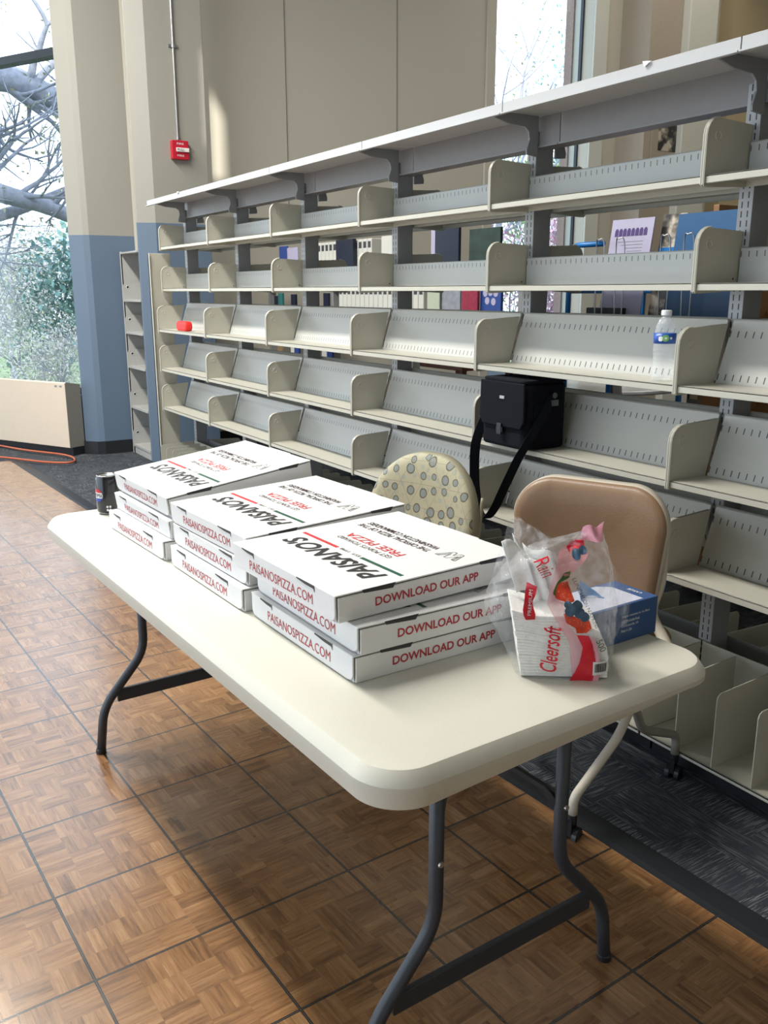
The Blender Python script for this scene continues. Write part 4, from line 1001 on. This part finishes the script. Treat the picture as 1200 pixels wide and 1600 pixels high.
yb = MB().box(2.53, 2.63, -3.16, -3.06, CZT, CZT+.03).build('paperback', mat('yellow_cover', (.45, .38, .12), .5), bevel=.001); tag(yb, 'yellow-green paperback lying flat on the cart end', 'book')
# framed photo on the tan column
ph = thing('wall_photo', 'framed black and white photograph of two people on the tan column', 'photograph', (7.398, -8.35, 3.0))
MB().box(-.02, 0, -.22, .22, -.2, .32).build('mount', mat('tan_mount', (.40, .34, .28), .6), ph); MB().box(-.024, -.02, -.19, .12, -.08, .30).build('print', photo_mat(-4), ph)
# round table with white top, dark chairs and a low reddish table further back
rt = thing('round_table', 'round white-topped table in the room behind the shelving', 'table', (4.6, -4.7, ZC))
MB().lathe([(.0001, .72), (.55, .72), (.56, .73), (.56, .745), (.55, .75), (.0001, .75)], 48).build('tabletop', mat('white_laminate', (.6, .62, .66), .15), rt); MB().lathe([(.28, 0), (.27, .03), (.05, .05), (.04, .70), (.15, .72)], 24).build('pedestal', BLACKM, rt)
def simple_chair(x, y, rz, lab):
    r = thing('side_chair', lab, 'chair', (x, y, ZC), rz, 'dark chairs round the white table')
    MB().prism(rrect(.44, .42, .05, 4), .43, .47, lambda p, q_, t: (p, q_, t)).build('seat', BLACKM, r, bevel=.01); MB().prism(rrect(.42, .36, .07, 5, 0, .72), -.22, -.19, lambda p, q_, t: (p, t-.1*(q_-.5), q_)).build('backrest', DKB, r, bevel=.01)
    for sx in (-1, 1):
        for sy in (-1, 1): MB().tube([(sx*.2, sy*.19, 0), (sx*.19, sy*.17, .43)], .011, 8).build('leg', BLACKM, r)
        MB().tube([(sx*.17, -.19, .43), (sx*.17, -.23, .6)], .01, 8).build('back_post', BLACKM, r)
simple_chair(3.75, -4.3, 2.2, 'dark chair drawn up to the near side of the white round table')
simple_chair(3.5, -5.2, 1.0, 'dark chair right of the white round table')
lt = thing('side_table', 'low reddish wooden table behind the shelving', 'table', (5.6, -4.2, ZC)); MB().box(-.35, .35, -.25, .25, .82, .86).build('tabletop', mat('red_wood', (.16, .05, .025), .4), lt, bevel=.004)
for sx in (-1, 1):
    for sy in (-1, 1): MB().box(sx*.32-.02, sx*.32+.02, sy*.22-.02, sy*.22+.02, 0, .82).build('leg', mat('red_wood'), lt)

# ================================================================== OUTSIDE
gr = struct(MB().box(8.6, 120, -90, 40, -2.3, -2.2).build('ground', mat('lawn', (.20, .26, .12), .9, var=.3, scale=1.5)))
BARK = mat('hazy_bark', (.34, .35, .42), .9, var=.3, scale=12)  # bark colour lightened and blued to carry the bright window haze
def leafm(n, c): return mat(n, c, .6, var=.35, scale=2.0)
def tree(name, label, base, h, spread, leaf, lm, seed, trunk_r=.12, levels=4, lean=(0, 0), lsize=.12, nleaf=2600, crown=None, limbs=None, nb=3):
    random.seed(seed); root = thing(name, label, 'tree', base); m = MB(); tips = []
    def grow(p, d, L, r, lv):
        n = 5; pts = [p]; q_ = p.copy(); dd = d.copy()
        for i in range(n):
            dd = (dd+Vector((random.uniform(-1, 1), random.uniform(-1, 1), random.uniform(-.5, .8)))*.20).normalized(); q_ = q_+dd*L/n; pts.append(q_.copy())
        m.tube(pts, [r*(1-.55*i/n) for i in range(n+1)], 6 if lv < levels else 5, caps=False)
        if lv >= levels-1: tips.extend(pts[1:])
        if lv >= levels: return
        for b in range(nb):
            f = random.randint(2, n); nd = (dd+Vector((random.uniform(-1, 1), random.uniform(-1, 1), random.uniform(-.25, .6)))*.95).normalized()
            grow(pts[f].copy(), nd, L*random.uniform(.55, .75), r*.45*(1.15-.1*b), lv+1)
    if limbs:
        for pts, r in limbs:
            P = smooth_path(pts, 6); m.tube(P, [r*(1-.6*i/len(P)) for i in range(len(P))], 8)
            for i in range(3, len(P), 3):
                for _ in range(2):
                    grow(P[i].copy(), Vector((random.uniform(-.6, .6), random.uniform(-1, .3), random.uniform(-.7, .9))).normalized(), h*.12, r*.22, levels-2)
    else: grow(Vector((0, 0, 0)), Vector((lean[0], lean[1], 1)).normalized(), h*.5, trunk_r, 0)
    m.build('branches', BARK, root, smooth=True)
    if nleaf and tips:
        lf = MB()
        for i in range(nleaf):
            p = random.choice(tips)+Vector((random.gauss(0, 1), random.gauss(0, 1), random.gauss(0, 1)))*spread
            a = Vector((random.uniform(-1, 1), random.uniform(-1, 1), random.uniform(-1, 1))).normalized(); b = a.cross(Vector((.3, .5, .8))).normalized(); s_ = lsize*random.uniform(.5, 1.2)
            lf.add([p-a*s_, p-b*s_*.5, p+a*s_, p+b*s_*.5], [(0, 1, 2, 3)])
        me = bpy.data.meshes.new('foliage'); me.from_pydata([tuple(v) for v in lf.v], [], lf.f); me.materials.append(lm); o = bpy.data.objects.new('foliage', me); COL.objects.link(o); o.parent = root; o['kind'] = 'stuff'
    return root
YG = leafm('spring_leaf', (.62, .60, .38)); PKL = leafm('blossom', (.75, .48, .58)); EVG = leafm('evergreen', (.22, .40, .38)); PALE = leafm('pale_bush', (.72, .66, .64)); GRB = leafm('green_bush', (.42, .58, .26))
tree('spreading_tree', 'old tree with heavy haze-tinted limbs arching across the left window', (16, .6, -2.2), 9, .25, True, YG, 11, limbs=[
    ([(0, 0, 0), (0, -.2, 3), (.2, -.6, 5.0)], .5),
    ([(.1, -.4, 4.2), (.2, -1.6, 4.8), (.3, -2.4, 6.4), (.2, -3.4, 6.9), (.4, -4.6, 6.6), (.8, -6.0, 6.2)], .34),
    ([(.1, -.5, 4.6), (-.2, -2.0, 5.9), (-.2, -3.0, 5.2), (-.3, -4.0, 4.9), (-.5, -5.4, 4.3)], .22),
    ([(0, -1.5, 4.3), (0, -2.6, 4.6), (.2, -3.6, 4.9), (.3, -5.2, 5.6)], .14),
    ([(.2, -.6, 5.0), (.4, -1.6, 8.4), (.6, -2.8, 8.6), (1, -4.4, 9.6)], .22),
    ([(.2, -.6, 5.0), (.2, -2.4, 7.6), (.5, -3.6, 9.4), (1, -4.0, 10.5)], .16)], levels=4, nleaf=2600, lsize=.05, nb=3)
tree('evergreen_tree', 'dense blue-green evergreen at the right edge of the left window view', (27, -6.5, -2.2), 5.8, .45, True, EVG, 4, levels=4, nleaf=7000, lsize=.14, nb=4)
tree('evergreen_tree', 'smaller distant evergreen low in the left window', (40, -6.6, -2.2), 5.6, .35, True, EVG, 6, levels=4, nleaf=3500, lsize=.14)
for i, (x, y, s_, mm, lab, ls) in enumerate(((24, -3.6, 3.9, PALE, 'pale twiggy shrub low in the middle of the left window', .045), (21, -2.6, 3.0, PALE, 'pale twiggy shrub at the left edge of the window view', .04), (30, -5.6, 4.6, PALE, 'whitish blossoming shrub behind the other shrubs', .07), (19, -3.9, 2.2, PALE, 'low pale shrub just outside the left window', .035), (33, -4.2, 4.6, GRB, 'green shrub far beyond the lawn in the left window', .08), (26, -4.9, 3.4, PALE, 'pale twiggy shrub before the blue-green evergreen', .05), (36, -7.6, 5.4, PALE, 'tall whitish shrub behind the blue-green evergreen', .08))):
    tree('shrub', lab, (x, y, -2.2), s_*1.25, .22 if x < 25 else .35, True, mm, 20+i, trunk_r=.05, levels=4, nleaf=4200, lsize=ls, nb=4)
for i, (x, y, h, mm, lab, n_, ls) in enumerate(((14.5, -11.6, 9.0, YG, 'bare slender tree at the left of the tall far window', 500, .04), (17, -15.2, 9.5, EVG, 'leafy blue-green tree in the middle of the tall far window', 2600, .07), (13, -10.9, 5.2, PKL, 'pink blossoming tree low in the tall far window', 7000, .06), (14.5, -13.4, 5.6, PKL, 'pink blossoming tree low at the right of the tall far window', 7000, .06), (16, -13.2, 6.4, GRB, 'green bushy tree behind the pink blossoms', 5000, .08))):
    tree('garden_tree', lab, (x, y, -2.2), h, .3, True, mm, 40+i, trunk_r=.09, levels=4, nleaf=n_, lsize=ls, nb=4 if n_ > 600 else 3)
